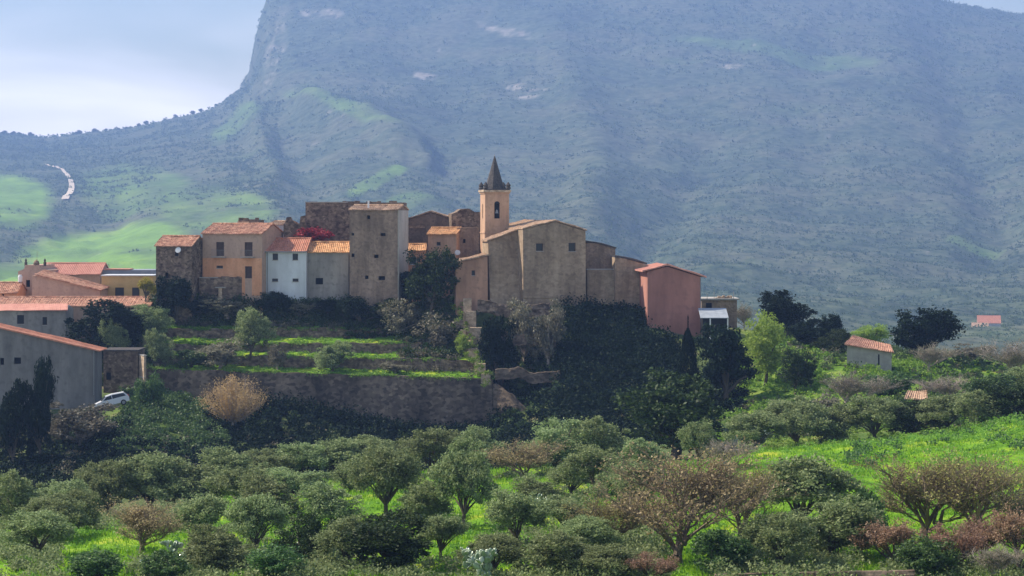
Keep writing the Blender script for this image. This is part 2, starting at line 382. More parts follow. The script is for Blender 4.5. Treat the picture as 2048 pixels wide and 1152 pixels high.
# ------------------------------------------------------------------ hills and mountain
HY = [430, 900, 1600, 2400, 3200, 4000, 4800, 5100, 5700]
HC = [  # photo rows of the surface at these distances
 (-1500, [860, 690, 560, 450, 380, 330, 300, 320, 360]),
 (-300,  [860, 680, 545, 440, 365, 305, 262, 285, 330]),
 (0,     [860, 670, 540, 440, 360, 305, 266, 285, 330]),
 (90,    [860, 665, 538, 440, 360, 308, 273, 290, 330]),
 (180,   [860, 660, 535, 440, 358, 300, 263, 280, 320]),
 (250,   [860, 655, 532, 438, 352, 293, 257, 275, 310]),
 (320,   [860, 652, 530, 432, 342, 280, 241, 258, 300]),
 (400,   [860, 650, 528, 425, 330, 265, 223, 240, 280]),
 (430,   [860, 650, 526, 422, 325, 258, 212, 225, 270]),
 (476,   [860, 650, 524, 418, 318, 242, 182, 195, 240]),
 (498,   [860, 650, 524, 415, 312, 228, 140, 150, 200]),
 (509,   [860, 650, 523, 414, 310, 216,  80,  90, 150]),
 (523,   [860, 650, 522, 412, 306, 205,  25,  30, 80]),
 (540,   [860, 650, 522, 410, 302, 195, -8,  -30, 40]),
 (580,   [860, 652, 522, 406, 295, 180, -30, -90, -40]),
 (700,   [860, 660, 528, 410, 290, 160, -40, -120, -80]),
 (1000,  [860, 690, 560, 440, 300, 140, -50, -150, -110]),
 (1300,  [860, 710, 590, 460, 310, 130, -50, -130, -90]),
 (1600,  [860, 730, 620, 480, 310, 120, -30, -80, -40]),
 (1780,  [860, 740, 630, 490, 315, 130,  -5, -45, 0]),
 (1890,  [860, 745, 640, 495, 320, 145,  22,  0, 40]),
 (1960,  [860, 748, 640, 500, 325, 155,  35,  12, 60]),
 (2048,  [860, 750, 640, 500, 330, 160,  45,  25, 70]),
 (2400,  [860, 750, 640, 500, 340, 190,  90,  80, 120]),
 (3600,  [860, 750, 650, 520, 400, 300, 240, 230, 260]),
]
hp = np.concatenate([np.arange(-1500, -200, 40), np.arange(-200, 450, 5), np.arange(450, 560, 2), np.arange(560, 2250, 6), np.arange(2250, 3601, 50)]).astype(float)
hy = np.concatenate([np.arange(430, 2400, 15), np.arange(2400, 5280, 17), np.arange(5280, 5701, 42)]).astype(float)
_hc = np.array([c[0] for c in HC], float); _hr = np.array([c[1] for c in HC], float)
rows = np.array([np.interp(hp, _hc, _hr[:, k]) for k in range(len(HY))])       # stations x columns
PYh = np.array([np.interp(hy, HY, rows[:, i]) for i in range(len(hp))]).T       # hy x hp
def smooth1(a, n):
    k = np.hanning(n + 2)[1:-1]; k /= k.sum()
    p = np.pad(a, ((n//2, n//2), (0, 0)), 'edge')
    return np.array([np.convolve(p[:, i], k, 'valid') for i in range(a.shape[1])]).T
PYs = smooth1(PYh, 19)
HP, HYY = np.meshgrid(hp, hy)
Xh = (HP - 1024) * HYY / F
Zh = (HZ - PYs) * HYY / F
def segdist(px, py, pts):
    d = np.full(px.shape, 1e9)
    for (x0, y0), (x1, y1) in zip(pts[:-1], pts[1:]):
        t = np.clip(((px - x0) * (x1 - x0) + (py - y0) * (y1 - y0)) / ((x1 - x0) ** 2 + (y1 - y0) ** 2 + 1e-9), 0, 1)
        d = np.minimum(d, np.hypot(px - x0 - t * (x1 - x0), py - y0 - t * (y1 - y0)))
    return d
wp = 25 * fbm(HP * .012, PYs * .02, 3)
fade = np.clip((4920 - HYY) / 660, 0.05, 1)
def trough(pts, wd, dep): 
    global Zh
    Zh = Zh - 2.0 * dep * np.exp(-(segdist(HP + wp, PYs + wp, pts) / wd) ** 2) * fade
trough([(1870, 60), (1920, 200), (1960, 330), (1990, 460)], 60, 9)
trough([(1420, 330), (1300, 480), (1250, 560)], 60, 8)
trough([(560, 300), (640, 380), (760, 420)], 60, 11)
trough([(230, 430), (120, 480), (0, 520)], 45, 7)
trough([(820, 80), (900, 200), (880, 330)], 60, 5)
trough([(1650, 60), (1600, 200), (1640, 350)], 60, 4)
trough([(480, 200), (560, 330)], 30, -9)
trough([(620, 215), (740, 250), (850, 310)], 26, -12)
trough([(690, 390), (790, 345), (860, 400)], 34, -4)
trough([(1100, 60), (1200, 300), (1180, 420)], 50, -8)
rid = 1 - np.abs(fbm(Xh * .002 + 3, HYY * .0015, 4)) * 2.4
mtn = np.clip((HP - 380) / 220, 0.15, 1)
Zh = Zh + fade * mtn * (14 * (rid - .6) + 12 * fbm(Xh * .0067, HYY * .0067, 4)) + (0.3 + .7*fade) * np.clip((HYY-500)/800,.1,1) * 5 * fbm(Xh * .027, HYY * .027, 3)
PYf = HZ - Zh * F / HYY
V = np.stack([Xh, HYY, Zh], -1).reshape(-1, 3)
nx = len(hp); ny = len(hy)
ii, jj = np.meshgrid(np.arange(nx - 1), np.arange(ny - 1)); base = (jj * nx + ii).ravel()
Q = np.stack([base, base + 1, base + nx + 1, base + nx], -1)
def blob(cx, cy, rx, ry, soft=.35, ang=0):
    dx = HP + wp * .5 - cx; dy = PYs + wp * .3 - cy; ca, sa = math.cos(ang), math.sin(ang)
    u = (dx * ca + dy * sa) / rx; v = (-dx * sa + dy * ca) / ry
    return np.clip((1 - np.hypot(u, v)) / soft + .5, 0, 1)
mead = np.maximum.reduce([blob(20, 400, 85, 48), blob(200, 490, 170, 48, ang=-.1), blob(40, 560, 120, 60), blob(270, 375, 110, 45) * .4, blob(430, 420, 120, 45) * .4,
    blob(760, 360, 60, 12, ang=-.35) * .5, blob(800, 400, 90, 10) * .3, blob(690, 235, 120, 12, ang=.35) * .35, blob(1560, 100, 190, 12, ang=.1) * .35,
    blob(240, 560, 200, 60) * .9, blob(1950, 470, 60, 15) * .3, blob(470, 250, 60, 18, ang=-.5) * .3])
mead = np.clip(mead * (1.0 + .8 * fbm(HP * .02, PYs * .05, 3)), 0, 1)
rock = np.maximum.reduce([blob(848, 143, 24, 7), blob(1045, 191, 34, 6), blob(1035, 165, 25, 5), blob(1070, 178, 22, 3), blob(645, 25, 40, 12) * .5, blob(1010, 60, 60, 8, ang=.3) * .5, blob(1460, 130, 20, 6) * .5,
    blob(548, 110, 14, 90, ang=.25) * .3])
rn = fbm(HP * .09, PYs * .2, 3)
rock = np.clip(rock * (0.45 + 2.2 * rn), 0, .7)
rock = np.maximum(rock, np.clip((fbm(HP * .05 + 40, PYs * .12, 3) - .62) * 5, 0, .6))
ho = mesh_np('mountain', V, Q, hillmat(), smooth=True, attr={'meadow': mead.ravel(), 'rock': rock.ravel()})
kind(ho, 'structure')
def hz_at(px, py):   # nearest hill vertex to a photo position -> world
    i = np.clip(np.searchsorted(hp, px), 0, len(hp) - 1); j = int(np.argmin(np.abs(PYf[:, i] - py) + (hy > 4920) * 1e3)); return V[j * nx + i]
def hills_z(px, Y):
    i = int(np.clip(np.searchsorted(hp, px), 1, len(hp) - 1)); return float(np.interp(Y, hy, Zh[:, i]))

# dirt track on the left hill
pts = [(88, 330), (108, 334), (124, 341), (134, 352), (141, 368), (143, 380), (136, 392), (124, 402)]
cen = []
for k in range(len(pts) - 1):
    for t in np.linspace(0, 1, 5)[:-1]:
        cen.append(hz_at(pts[k][0] * (1-t) + pts[k+1][0] * t, pts[k][1] * (1-t) + pts[k+1][1] * t))
cen = np.array(cen); cs = cen.copy()
for _ in range(14): cs[1:-1] = (cs[:-2] + cs[1:-1] * 2 + cs[2:]) / 4
mb = MB()
wd = 3.4
tv = []
for k in range(len(cs)):
    d = cs[min(k+1, len(cs)-1)] - cs[max(k-1, 0)]; d[2] = 0; d /= (np.linalg.norm(d) + 1e-9)
    n = np.array([-d[1], d[0], 0]); ww = wd * (0.5 + 0.9 * k / len(cs))
    for s in (-1, 1):
        q = cs[k] + n * ww * s
        tv.append((q[0], q[1], hills_z(q[0] * F / q[1] + 1024, q[1]) + 2.0))
mb.add(tv, [(2*k, 2*k+2, 2*k+3, 2*k+1) for k in range(len(cs) - 1)])
kind(mb.build('path', mat('dirt_track', (.55,.45,.36), (.68,.58,.47), .2)), 'structure')

# ------------------------------------------------------------------ leaf clouds
def leaves(P, size, rs, aspect=.55, updir=0.0):
    P = np.asarray(P); n = len(P)
    u = rs.normal(size=(n, 3)); u[:, 2] += updir; u /= np.linalg.norm(u, axis=1)[:, None]
    v = rs.normal(size=(n, 3)); v -= (v * u).sum(1)[:, None] * u; v /= np.linalg.norm(v, axis=1)[:, None]
    s = (np.asarray(size) * (0.6 + 0.8 * rs.rand(n)))[:, None]
    a = P + u * s; b = P + v * s * aspect; c = P - u * s; d = P - v * s * aspect
    V = np.stack([a, b, c, d], 1).reshape(-1, 3)
    return V, np.arange(4 * n).reshape(n, 4)
def clumps(centres, radii, per, rs, flat=.8):
    centres = np.asarray(centres); radii = np.asarray(radii)
    n = len(centres); d = rs.normal(size=(n, per, 3)); d /= np.linalg.norm(d, axis=2)[..., None]
    r = rs.rand(n, per, 1) ** .5 * (0.75 + .5 * rs.rand(n, per, 1))
    P = centres[:, None, :] + d * r * radii[:, None, None] * np.array([1, 1, flat])
    return P.reshape(-1, 3)
def limb(mb, p, q, r0, r1, rs, seg=3, wob=.06):
    p = Vector(p); q = Vector(q); L = (q - p).length; last = p
    for k in range(1, seg + 1):
        t = k / seg; c = p.lerp(q, t)
        if k < seg: c += Vector(rs.normal(size=3) * L * wob)
        mb.tube(last, c, r0 + (r1 - r0) * (k-1) / seg, r0 + (r1 - r0) * t, 5); last = c
    return last
def crown_centres(n, rs, z0, rx, rz, low=-.55, fill=.35):
    out = []; K = 9; L_ = []
    for k in range(K):
        d = rs.normal(size=3); d /= np.linalg.norm(d); d[2] = (abs(d[2]) * 1.1 - .35) if low > -.85 else (k / K * 1.7 - .85)
        L_.append((d * (.45 + .2 * rs.rand()), .34 + .2 * rs.rand()))
    while len(out) < n:
        c, r = L_[rs.randint(K)]
        d = rs.normal(size=3); d /= np.linalg.norm(d)
        if d[2] < low: continue
        p = c + d * r * (1 - fill * rs.rand() ** 1.3)
        out.append((p[0] * rx, p[1] * rx, z0 + p[2] * rz))
    return np.array(out)
def tree_proto(name, seed, leafm, barkm, nc=80, per=85, cr=.115, leaf=.028, z0=.62, rx=.42, rz=.36, trunk=.045, low=-.55, fill=.5, split=.25):
    rs = np.random.RandomState(seed)
    t = empty(name)
    cc = crown_centres(nc, rs, z0, rx, rz, low, fill)
    P = clumps(cc, cr * (.45 + .95 * rs.rand(nc)), per, rs)
    V_, Q_ = leaves(P, leaf, rs)
    S = np.array([.5 / np.percentile(np.abs(V_[:, :2]), 99)] * 2 + [1 / np.percentile(V_[:, 2], 99.3)])
    mesh_np('crown', V_ * S, Q_, leafm, t)
    mb = MB(); top = Vector((rs.normal() * .02, rs.normal() * .02, split))
    limb(mb, (0, 0, -.06), top, trunk, trunk * .8, rs, 2, .05)
    for k in rs.choice(nc, 13, replace=False):
        q = Vector(cc[k]); mid = top.lerp(q, .5) + Vector((0, 0, .03))
        e = limb(mb, top, mid, trunk * .5, trunk * .3, rs, 2); limb(mb, e, q, trunk * .3, trunk * .1, rs, 2)
    mb.v = [tuple(np.array(v) * S) for v in mb.v]
    mb.build('trunk', barkm, t)
    return t
def bare_proto(name, seed, leafm, barkm, nl=2600, leaf=.016, spread=.62, fan=.55, trunk=.03, first=.13, depth=4, kids=4, up=.38):
    rs = np.random.RandomState(seed); t = empty(name); mb = MB(); tips = []
    def grow(p, d, L, r, lev):
        q = p + d * L
        last = p
        for k in (1, 2):
            c = p.lerp(q, k / 2) + Vector(rs.normal(size=3) * L * .05 * (1 if k == 1 else 0))
            mb.tube(last, c, r * (1 - .25 * (k-1)), r * (1 - .25 * k), 4 if lev > 1 else 6); 
            if lev >= 2: tips.append((c, L * .3))
            last = c
        if lev == depth: tips.append((q, L * .5)); return
        for k in range(kids if lev else kids + 1):
            nd = (d * .9 + Vector(rs.normal(size=3)) * spread * (.8 if lev else fan * 1.2)); nd.z = abs(nd.z) * .8 + up; nd.normalize()
            grow(q if k < 1 else p.lerp(q, (.35 if lev else .45) + .6 * rs.rand() if lev < 2 else .2 + .75 * rs.rand()), nd, L * (.66 + .26 * rs.rand()) * (1.5 if lev == 0 else 1), r * .55, lev + 1)
    grow(Vector((0, 0, -.03)), Vector((rs.normal() * .05, rs.normal() * .05, 1)).normalized(), first, trunk, 0)
    xs = np.array([c for c, _ in tips]); 
    sc_ = 1.0 / xs[:, 2].max(); wx = np.percentile(np.abs(xs[:, :2]), 97)
    S = np.array([.5 / wx, .5 / wx, sc_])
    mb.v = [tuple(np.array(v) * S) for v in mb.v]
    mb.build('trunk', barkm, t)
    idx = rs.randint(0, len(tips), nl)
    P = (xs[idx] + rs.normal(size=(nl, 3)) * np.array([tips[i][1] for i in idx])[:, None] * .45) * S
    V_, Q_ = leaves(P, leaf, rs); mesh_np('crown', V_, Q_, leafm, t)
    return t
def cypress_proto(seed):
    rs = np.random.RandomState(seed); t = empty('cypress'); n = 9000
    z = rs.rand(n) ** .8; r = (np.sin(np.clip(z * 1.08 + .06, 0, 1) * math.pi) ** .55) * (1 - z * .45) * .5
    a = rs.rand(n) * 6.283; rr = r * (0.6 + .45 * rs.rand(n)) * (1 + .15 * np.sin(a * 3 + z * 20))
    P = np.stack([rr * np.cos(a), rr * np.sin(a), .05 + z * .95], -1)
    V_, Q_ = leaves(P, .022, rs, updir=1.5); mesh_np('crown', V_, Q_, M['blackgreen'], t)
    MB().tube((0, 0, -.03), (0, 0, .3), .06, .04).build('trunk', M['bark'], t); return t
def plume_proto(name, seed):
    rs = np.random.RandomState(seed); t = empty(name); mb = MB(); P = []; S = []
    mb.tube((0, 0, -.05), (.01, 0, .22), .018, .015)
    for k in range(70):
        a = rs.rand() * 6.283; r = .5 * rs.rand() ** .8; e = np.array([r * math.cos(a), r * math.sin(a), (.72 + .28 * rs.rand()) * (1 - .5 * r * r / .25 * .6)])
        b = np.array([e[0] * .25, e[1] * .25, .2 + .1 * rs.rand()]); mid = b * .5 + e * .5 + np.array([e[0], e[1], -.05]) * .15
        mb.tube((.005, 0, .2), b, .009, .006, 4).tube(b, mid, .006, .004, 4).tube(mid, e, .004, .0015, 4)
        n = 170; q = rs.rand(n, 1) ** .7; c = (1-q)**2 * b + 2*q*(1-q) * mid + q*q * e
        P.append(c + rs.normal(size=(n, 3)) * (.022 + .02 * q) * np.array([1, 1, 1.2]))
    V_, Q_ = leaves(np.concatenate(P), .012, rs, updir=1.0, aspect=.4); mesh_np('crown', V_, Q_, M['goldleaf'], t)
    mb.build('trunk', M['palebark'], t); return t
protos = {}
def get_proto(k):
    if k in protos: return protos[k]
    f = k.rstrip('0123456789'); s = int(k[len(f):] or 0)
    if f == 'olive': p = tree_proto('olive_tree', 10 + s, M['olive'], M['bark'], nc=150, per=125, leaf=.0155, cr=.10, fill=.5, z0=.56, rx=.46, rz=.44, low=-.75, split=.17, trunk=.032)
    elif f == 'sage': p = tree_proto('olive_tree', 110 + s, M['olive'], M['bark'], nc=150, per=125, leaf=.0155, cr=.10, fill=.5, z0=.5, rx=.46, rz=.49, low=-.95, split=.1, trunk=.03)
    elif f == 'dense': p = tree_proto('evergreen_tree', 20 + s, M['evergreen'], M['bark'], nc=170, per=95, leaf=.016, cr=.085, z0=.53, rx=.46, rz=.47, low=-.9, fill=.45, split=.15)
    elif f == 'black': p = tree_proto('evergreen_tree', 30 + s, M['blackgreen'], M['bark'], nc=130, per=90, leaf=.02, cr=.10, z0=.5, rx=.45, rz=.49, low=-.95, fill=.5, split=.12)
    elif f == 'light': p = tree_proto('leafy_tree', 40 + s, M['lightgreen'], M['bark'], nc=120, per=90, leaf=.016, cr=.10, trunk=.026, z0=.52, rx=.43, rz=.47, low=-.9, fill=.8)
    elif f == 'grey': p = tree_proto('twiggy_shrub', 50 + s, M['greyleaf'], M['palebark'], nc=80, per=80, leaf=.02, cr=.11, z0=.5, rx=.43, rz=.48, low=-.9, fill=.8, split=.1)
    elif f == 'bush': p = tree_proto('bush', 60 + s, M['bramble'], M['bark'], nc=90, per=80, leaf=.026, cr=.12, z0=.45, rx=.46, rz=.5, low=-.9, fill=.5, split=.08)
    elif f == 'brown': p = bare_proto('bare_tree', 70 + s, M['brownleaf'], M['twigbark'], nl=4800, leaf=.0115, trunk=.019, depth=5)
    elif f == 'twig': p = bare_proto('bare_tree', 80 + s, M['greyleaf'], M['palebark'], nl=4800, leaf=.012, trunk=.021, depth=5)
    elif f == 'bud': p = bare_proto('bare_tree', 170 + s, M['budleaf'], M['twigbark'], nl=4600, leaf=.0115, trunk=.018, depth=5)
    elif f == 'red': p = bare_proto('reddish_shrub', 90 + s, M['redleaf'], M['bark'], nl=7500, leaf=.018, first=.1, trunk=.018)
    elif f == 'gold': p = plume_proto('golden_tree', 97)
    elif f == 'crimson': p = tree_proto('flowering_creeper', 99, M['crimson'], M['bark'], nc=50, per=80, leaf=.028, cr=.12, z0=.45, rx=.46, rz=.42, low=-.8, split=.1)
    elif f == 'yellow': p = tree_proto('yellow_shrub', 98, M['yellowleaf'], M['bark'], nc=40, per=70, leaf=.035, cr=.14, z0=.5, rx=.42, rz=.48, low=-.8, split=.1)
    elif f == 'cypress': p = cypress_proto(3)
    protos[k] = [p, False]; return protos[k]
_rot = np.random.RandomState(77)
CATS = dict(sage='olive tree', olive='olive tree', dense='evergreen tree', black='evergreen tree', light='leafy tree', grey='shrub', bush='bush', brown='bare tree', bud='bare tree', twig='bare tree',
            red='shrub', gold='golden tree', crimson='creeper', yellow='shrub', cypress='cypress')
GRP = dict(sage='olive trees in the grove and on the slopes', olive='olive trees in the grove and on the slopes', dense='evergreen trees', black='evergreen trees', grey='twiggy shrubs around the village',
           bush='bushes', brown='bare brown trees in the foreground', bud='bare brown trees in the foreground', twig='bare twiggy trees', red='reddish shrubs in the foreground')
def place(px, Y, top, wpx, k, label, base=None):
    ent = get_proto(k); p, used = ent
    if not used: o = p; ent[1] = True
    else:
        o = p.copy(); C.objects.link(o)
        for ch in list(p.children):
            c = ch.copy(); C.objects.link(c); c.parent = o
    x, y, z = G(px, Y)
    if base is not None: z = (HZ - base) * Y / F
    h = (HZ - top) * Y / F - z; h *= 1.06 if k[:3] in ('oli', 'sag') else 1.0; ww = wpx * Y / F * (1.13 if k[:3] in ('oli', 'sag') and Y < 225 else 1.12 if k[:3] in ('oli', 'sag', 'den', 'bus', 'gre') else 1.06)
    o.location = (x, y, z - .02); o.scale = (ww, ww, max(h, .4)); o.rotation_euler = (0, 0, _rot.rand() * 6.28)
    f = k.rstrip('0123456789')
    tag(o, label, CATS[f], GRP.get(f)); return o

# (px, distance, top row, width px, kind, label)
TREES = [
 # crest row of the grove, left to right
 (120,172,968,100,'olive0','small olive tree below the dark shrubs at the grove\'s left end'),
 (212,176,930,125,'olive1','greyish olive crown behind the left meadow patch'),
 (305,178,918,150,'olive2','wide olive tree behind the round brownish one'),
 (392,180,925,140,'sage0','wide olive tree in front of the prickly pear on the crest'),
 (476,186,903,115,'sage0','olive tree on the crest below the golden bare tree'),
 (545,188,905,100,'sage2','pale olive at the crest where the dark valley slope begins'),
 (600,190,892,110,'olive1','tall olive on the crest below the left part of the retaining wall'),
 (668,192,884,115,'olive3','bushy olive on the crest, just left of the wall\'s lowest stretch'),
 (745,194,880,110,'olive0','olive on the crest behind the olive with the forked trunk'),
 (800,196,886,80,'sage2','narrow olive wedged between two taller crest olives'),
 (862,192,864,120,'olive1','tall olive on the crest with a dark hollow under its crown'),
 (948,190,862,90,'olive3','upright pale olive on the crest above the single round olive'),
 (1045,184,868,150,'brown0','pinkish brown leafless tree between two crest olives'),
 (1120,192,850,120,'sage2','dark sided olive on the crest right of the pinkish bare tree'),
 (1205,194,842,115,'sage0','spiky topped olive on the crest beside the big evergreen'),
 (1290,190,880,90,'sage0','low olive at the foot of the big dark evergreen'),
 (1395,186,850,70,'olive1','small pale olive overlapping the right foot of the big evergreen'),
 (1452,184,872,105,'twig0','thin grey bare tree behind the tallest bare tree'),
 # second row
 (772,152,905,125,'olive2','olive with a forked trunk standing in bright grass'),
 (925,146,914,118,'olive1','round olive with a single clear trunk in bright grass'),
 (835,148,968,108,'sage0','low bushy olive left of the single round olive'),
 (668,147,972,105,'sage0','rounded olive left of the olive with the forked trunk'),
 (1195,162,900,130,'olive1','broad olive on the slope below the spiky topped one'),
 (1148,166,930,90,'olive3','soft grey olive left of the broad slope olive'),
 (555,152,960,120,'sage0','dull olive at the grassy gap left of centre'),
 (480,158,945,130,'olive1','wide dull olive above the prickly pear clump at lower left'),
 (285,126,985,185,'brown1','large round brownish tree with a leaning trunk on the left meadow'),
 (72,124,1030,130,'olive2','small round olive on a dark trunk at the left edge'),
 (30,150,950,120,'sage0','shadowy olive at the left edge above the small round one'),
 (110,142,1000,110,'olive0','dim olive above the left meadow, between shadow and grass'),
 (510,126,1000,110,'olive2','olive above the dark thorny bush at lower centre left'),
 (600,120,1030,100,'dense0','dark evergreen bush beside prickly pears at lower centre'),
 (450,117,1060,130,'sage0','pale olive at the bottom edge right of the left prickly pear'),
 (200,114,1100,110,'bush0','low green bush at the bottom of the left meadow'),
 (700,118,1040,110,'olive3','grey olive left of the largest bottom olive'),
 (795,117,1030,200,'dense1','largest dark evergreen at the bottom edge under the round olive'),
 (880,122,1035,90,'olive0','olive leaning on the largest dark evergreen\'s right side'),
 (1035,128,990,130,'olive1','grey olive below the pinkish bare tree'),
 (985,116,1075,120,'olive2','pale olive behind the bottom centre prickly pear'),
 (1105,115,1065,150,'sage0','misty grey green olive at the bottom, right of centre'),
 (1215,113,1095,120,'olive3','pale olive at the bottom edge left of the tallest bare tree'),
 (330,113,1105,90,'bush1','dark bush under the prickly pear at lower left'),
 (560,113,1090,110,'bush0','low dark bush at the bottom between two prickly pears'),
 (1135,136,1000,100,'olive0','grey olive at the grassy gap above the misty bottom olive'),
 (1180,121,1040,110,'olive2','olive between the misty bottom olive and the leaning brown tree'),
 (395,132,1000,110,'olive0','dull olive right of the large round brownish tree'),
 (1420,150,930,110,'twig1','fine grey leafless tree behind the right side of the tallest bare tree'),
 (1290,148,930,110,'olive3','pale green olive behind the left side of the tallest bare tree'),
 (1085,158,960,90,'sage0','low olive at the grass gap right of the pinkish bare tree'),
 (1250,152,935,100,'sage1','olive between the broad slope olive and the tallest bare tree'),
 (590,170,940,110,'sage2','low olive behind the dull olive at the grassy gap'),
 (700,172,925,90,'sage0','small olive behind the left flank of the forked trunk olive'),
 (160,150,985,90,'sage1','small dim olive left of the wide crest olives'),
 (1730,128,985,80,'bush1','dark green bush right of the large two part olive'),
 (1300,112,1100,90,'red0','rusty low shrub at the foot of the tallest bare tree'),
 # right foreground
 (1355,120,885,300,'brown2','tallest bare tree, wide fan of brown branches at right of centre'),
 (1235,127,960,170,'bud1','smaller brown leafless tree leaning left of the tallest bare one'),
 (1480,130,900,140,'bud0','slender crooked bare tree right of the tallest one'),
 (1610,138,925,180,'olive3','large two part olive, its upper crown against the bright field'),
 (1655,122,1000,170,'sage0','large olive directly below the two part one'),
 (1555,117,1035,150,'olive1','grey olive at the bottom left of the large right olives'),
 (1445,116,1060,120,'bush1','green bush between the tallest bare tree and the right olives'),
 (1850,134,908,230,'bud0','bare tree with golden green buds in the middle of the right field'),
 (1955,131,892,240,'bud2','bare tree with twin dark trunks right of the budding one'),
 (2035,134,945,130,'twig0','greyish bare tree cut by the right edge'),
 (1790,119,1035,120,'red1','reddish shrub at the bottom right of the large olives'),
 (1905,117,1040,110,'red0','brightest rusty shrub in front of the twin trunk tree'),
 (2035,116,1010,120,'red1','rusty shrub at the bottom right corner'),
 (1965,119,1030,90,'red1','faint rusty shrub between the two brightest ones'),
 (1725,124,1000,90,'twig1','grey brown twiggy tree between the large olives and the budding tree'),
 (1860,114,1075,110,'bush0','small green bush among the rusty shrubs'),
 (1980,113,1080,130,'twig1','grey leafless thicket at the bottom right corner'),
 # row behind the right field
 (1512,208,832,110,'olive2','olive at the left end of the row behind the bright field'),
 (1595,212,806,125,'olive0','second olive from the left in the row behind the bright field'),
 (1672,214,818,105,'sage0','brownish olive in the middle left of the row behind the field'),
 (1752,214,800,120,'olive1','tall olive in the row below the small lean-to roof'),
 (1830,213,806,105,'dense0','darker tree in the row below and right of the lean-to roof'),
 (1895,212,796,100,'olive2','olive in the row right of the darker tree'),
 (1965,210,786,115,'sage0','olive near the right end of the row behind the field'),
 (2035,208,765,120,'dense1','dark tree at the right end of the row by the field\'s top'),
 (1345,216,752,205,'dense2','huge round dark evergreen in front of the shaded thicket'),
 # right hillside
 (1376,258,634,48,'cypress','slim dark cypress below the pink house'),
 (1452,262,655,105,'black1','black green tree between the cypress and the spring green tree'),
 (1528,268,632,115,'light0','bright spring green tree on the right hillside'),
 (1572,304,584,92,'black0','dark crown on the skyline right of the flat terrace roof'),
 (1660,306,630,40,'black1','tiny dark tree on the skyline left of the stone hut'),
 (1628,296,640,90,'black0','low dark hedge like tree above the spring green tree'),
 (1668,288,660,75,'dense0','round green tree touching the left wall of the stone hut'),
 (1845,296,620,125,'black1','big rounded dark tree on the skyline right of the stone hut'),
 (1742,322,650,70,'light0','pale green tree behind the stone hut roof'),
 (1855,284,680,90,'twig1','leafless grey tree under the big rounded dark skyline tree'),
 (2020,286,672,110,'twig0','tall leafless brown tree on the skyline at the right edge'),
 (1940,300,690,80,'grey0','pale shrub beside the white roofed shed'),
 (1690,250,735,140,'twig1','wide leafless grey tree below the stone hut'),
 (1620,240,790,100,'grey1','grey green shrub on the slope left of the wide leafless tree'),
 (1900,252,745,100,'twig0','pinkish leafless tree right of the small lean-to roof'),
 (1490,322,600,60,'twig1','faint leafless tree on the skyline beside the flat terrace roof'),
 (1980,248,750,90,'bush1','green bush on the right slope above the row of olives'),
 (2045,252,740,80,'olive3','olive cut by the right edge above the row'),
 (1780,258,745,80,'bush0','green bush between the stone hut and the lean-to roof'),
 (1590,262,700,70,'dense1','green bush on the bright slope below the skyline hedge'),
 # terraces and village foot
 (500,287,626,76,'sage1','tall bushy olive on the terraces, the biggest there'),
 (555,284,690,36,'grey0','slim shrub on the lowest terrace below the tall olive'),
 (665,284,688,72,'sage0','dusky shrubby olive on the lowest terrace, mid wall'),
 (322,284,664,50,'sage0','slim olive at the left end of the terraces'),
 (440,284,680,80,'grey1','grey shrub low on the terraces left of the tall olive'),
 (385,284,700,60,'bush1','low bush above the left part of the retaining wall'),
 (232,286,645,56,'sage0','dusky olive between the long house and the terraces'),
 (300,294,614,70,'sage2','grey olive under the small square tower house'),
 (790,284,725,50,'grey1','small grey shrub near the right end of the lowest terrace'),
 (865,296,502,98,'dense1','dark leafy tree left of the church annex'),
 (820,301,545,70,'black0','black green shrub left of the dark leafy tree'),
 (352,299,556,80,'black1','dark tree hiding the foot of the small square tower house'),
 (210,289,603,130,'black0','broad dark tree in front of the long tiled house'),
 (538,299.8,584,62,'black1','dark round tree under the white house'),
 (610,299.8,600,60,'grey0','low grey shrub under the grey house'),
 (655,299.8,600,60,'black0','low dark shrub under the grey house, right of the grey one'),
 (722,297.8,594,80,'black1','dark broad tree under the tall brown tower house'),
 (575,299.8,590,28,'cypress','tiny pointed dark shrub under the white house corner'),
 (455,299.7,594,90,'grey1','grey shrub at the foot of the garden wall'),
 (400,299.7,594,60,'black0','dark shrub left below the garden wall'),
 (768,297.2,598,70,'dense0','green bush under the right half of the tall brown tower house'),
 (690,298.6,603,50,'dense1','green bush where the grey house meets the tall brown one'),
 (800,296.8,600,80,'grey0','grey brown shrub above the right terraces'),
 (870,294,632,95,'grey1','tangled grey shrub left of the ruined stepped wall'),
 (925,289,670,40,'light0','yellow green shrub leaning on the ruined stepped wall'),
 (1050,288,602,70,'grey0','pale shrub on the rocks under the church wall'),
 (1096,286,606,55,'grey1','pale greyish shrub on the rocks at the thicket\'s edge'),
 (1000,285,640,70,'black1','dark shrub on the rocks right of the ruined stepped wall'),
 # left valley
 (80,243,722,54,'black1','tall pointed dark tree in front of the grey warehouse wall'),
 (26,242,765,66,'black0','shorter dark tree at the left edge before the grey warehouse'),
 (160,248,808,130,'grey0','broad dusky shrub in front of the car'),
 (300,262,750,50,'bush0','green bush at the end of the lit wall stub'),
 (466,262,748,135,'gold0','golden leafless tree standing before the retaining wall'),
]
CRIM = (615, 307, 456, 84, 'crimson', 'crimson flowering creeper over the roof ridge behind the white house')
YELL = (292, 296, 555, 32, 'yellow', 'yellow shrub between the yellow house and the small square tower')
for t in TREES: place(*t)
place(*CRIM, base=496); place(*YELL, base=600)

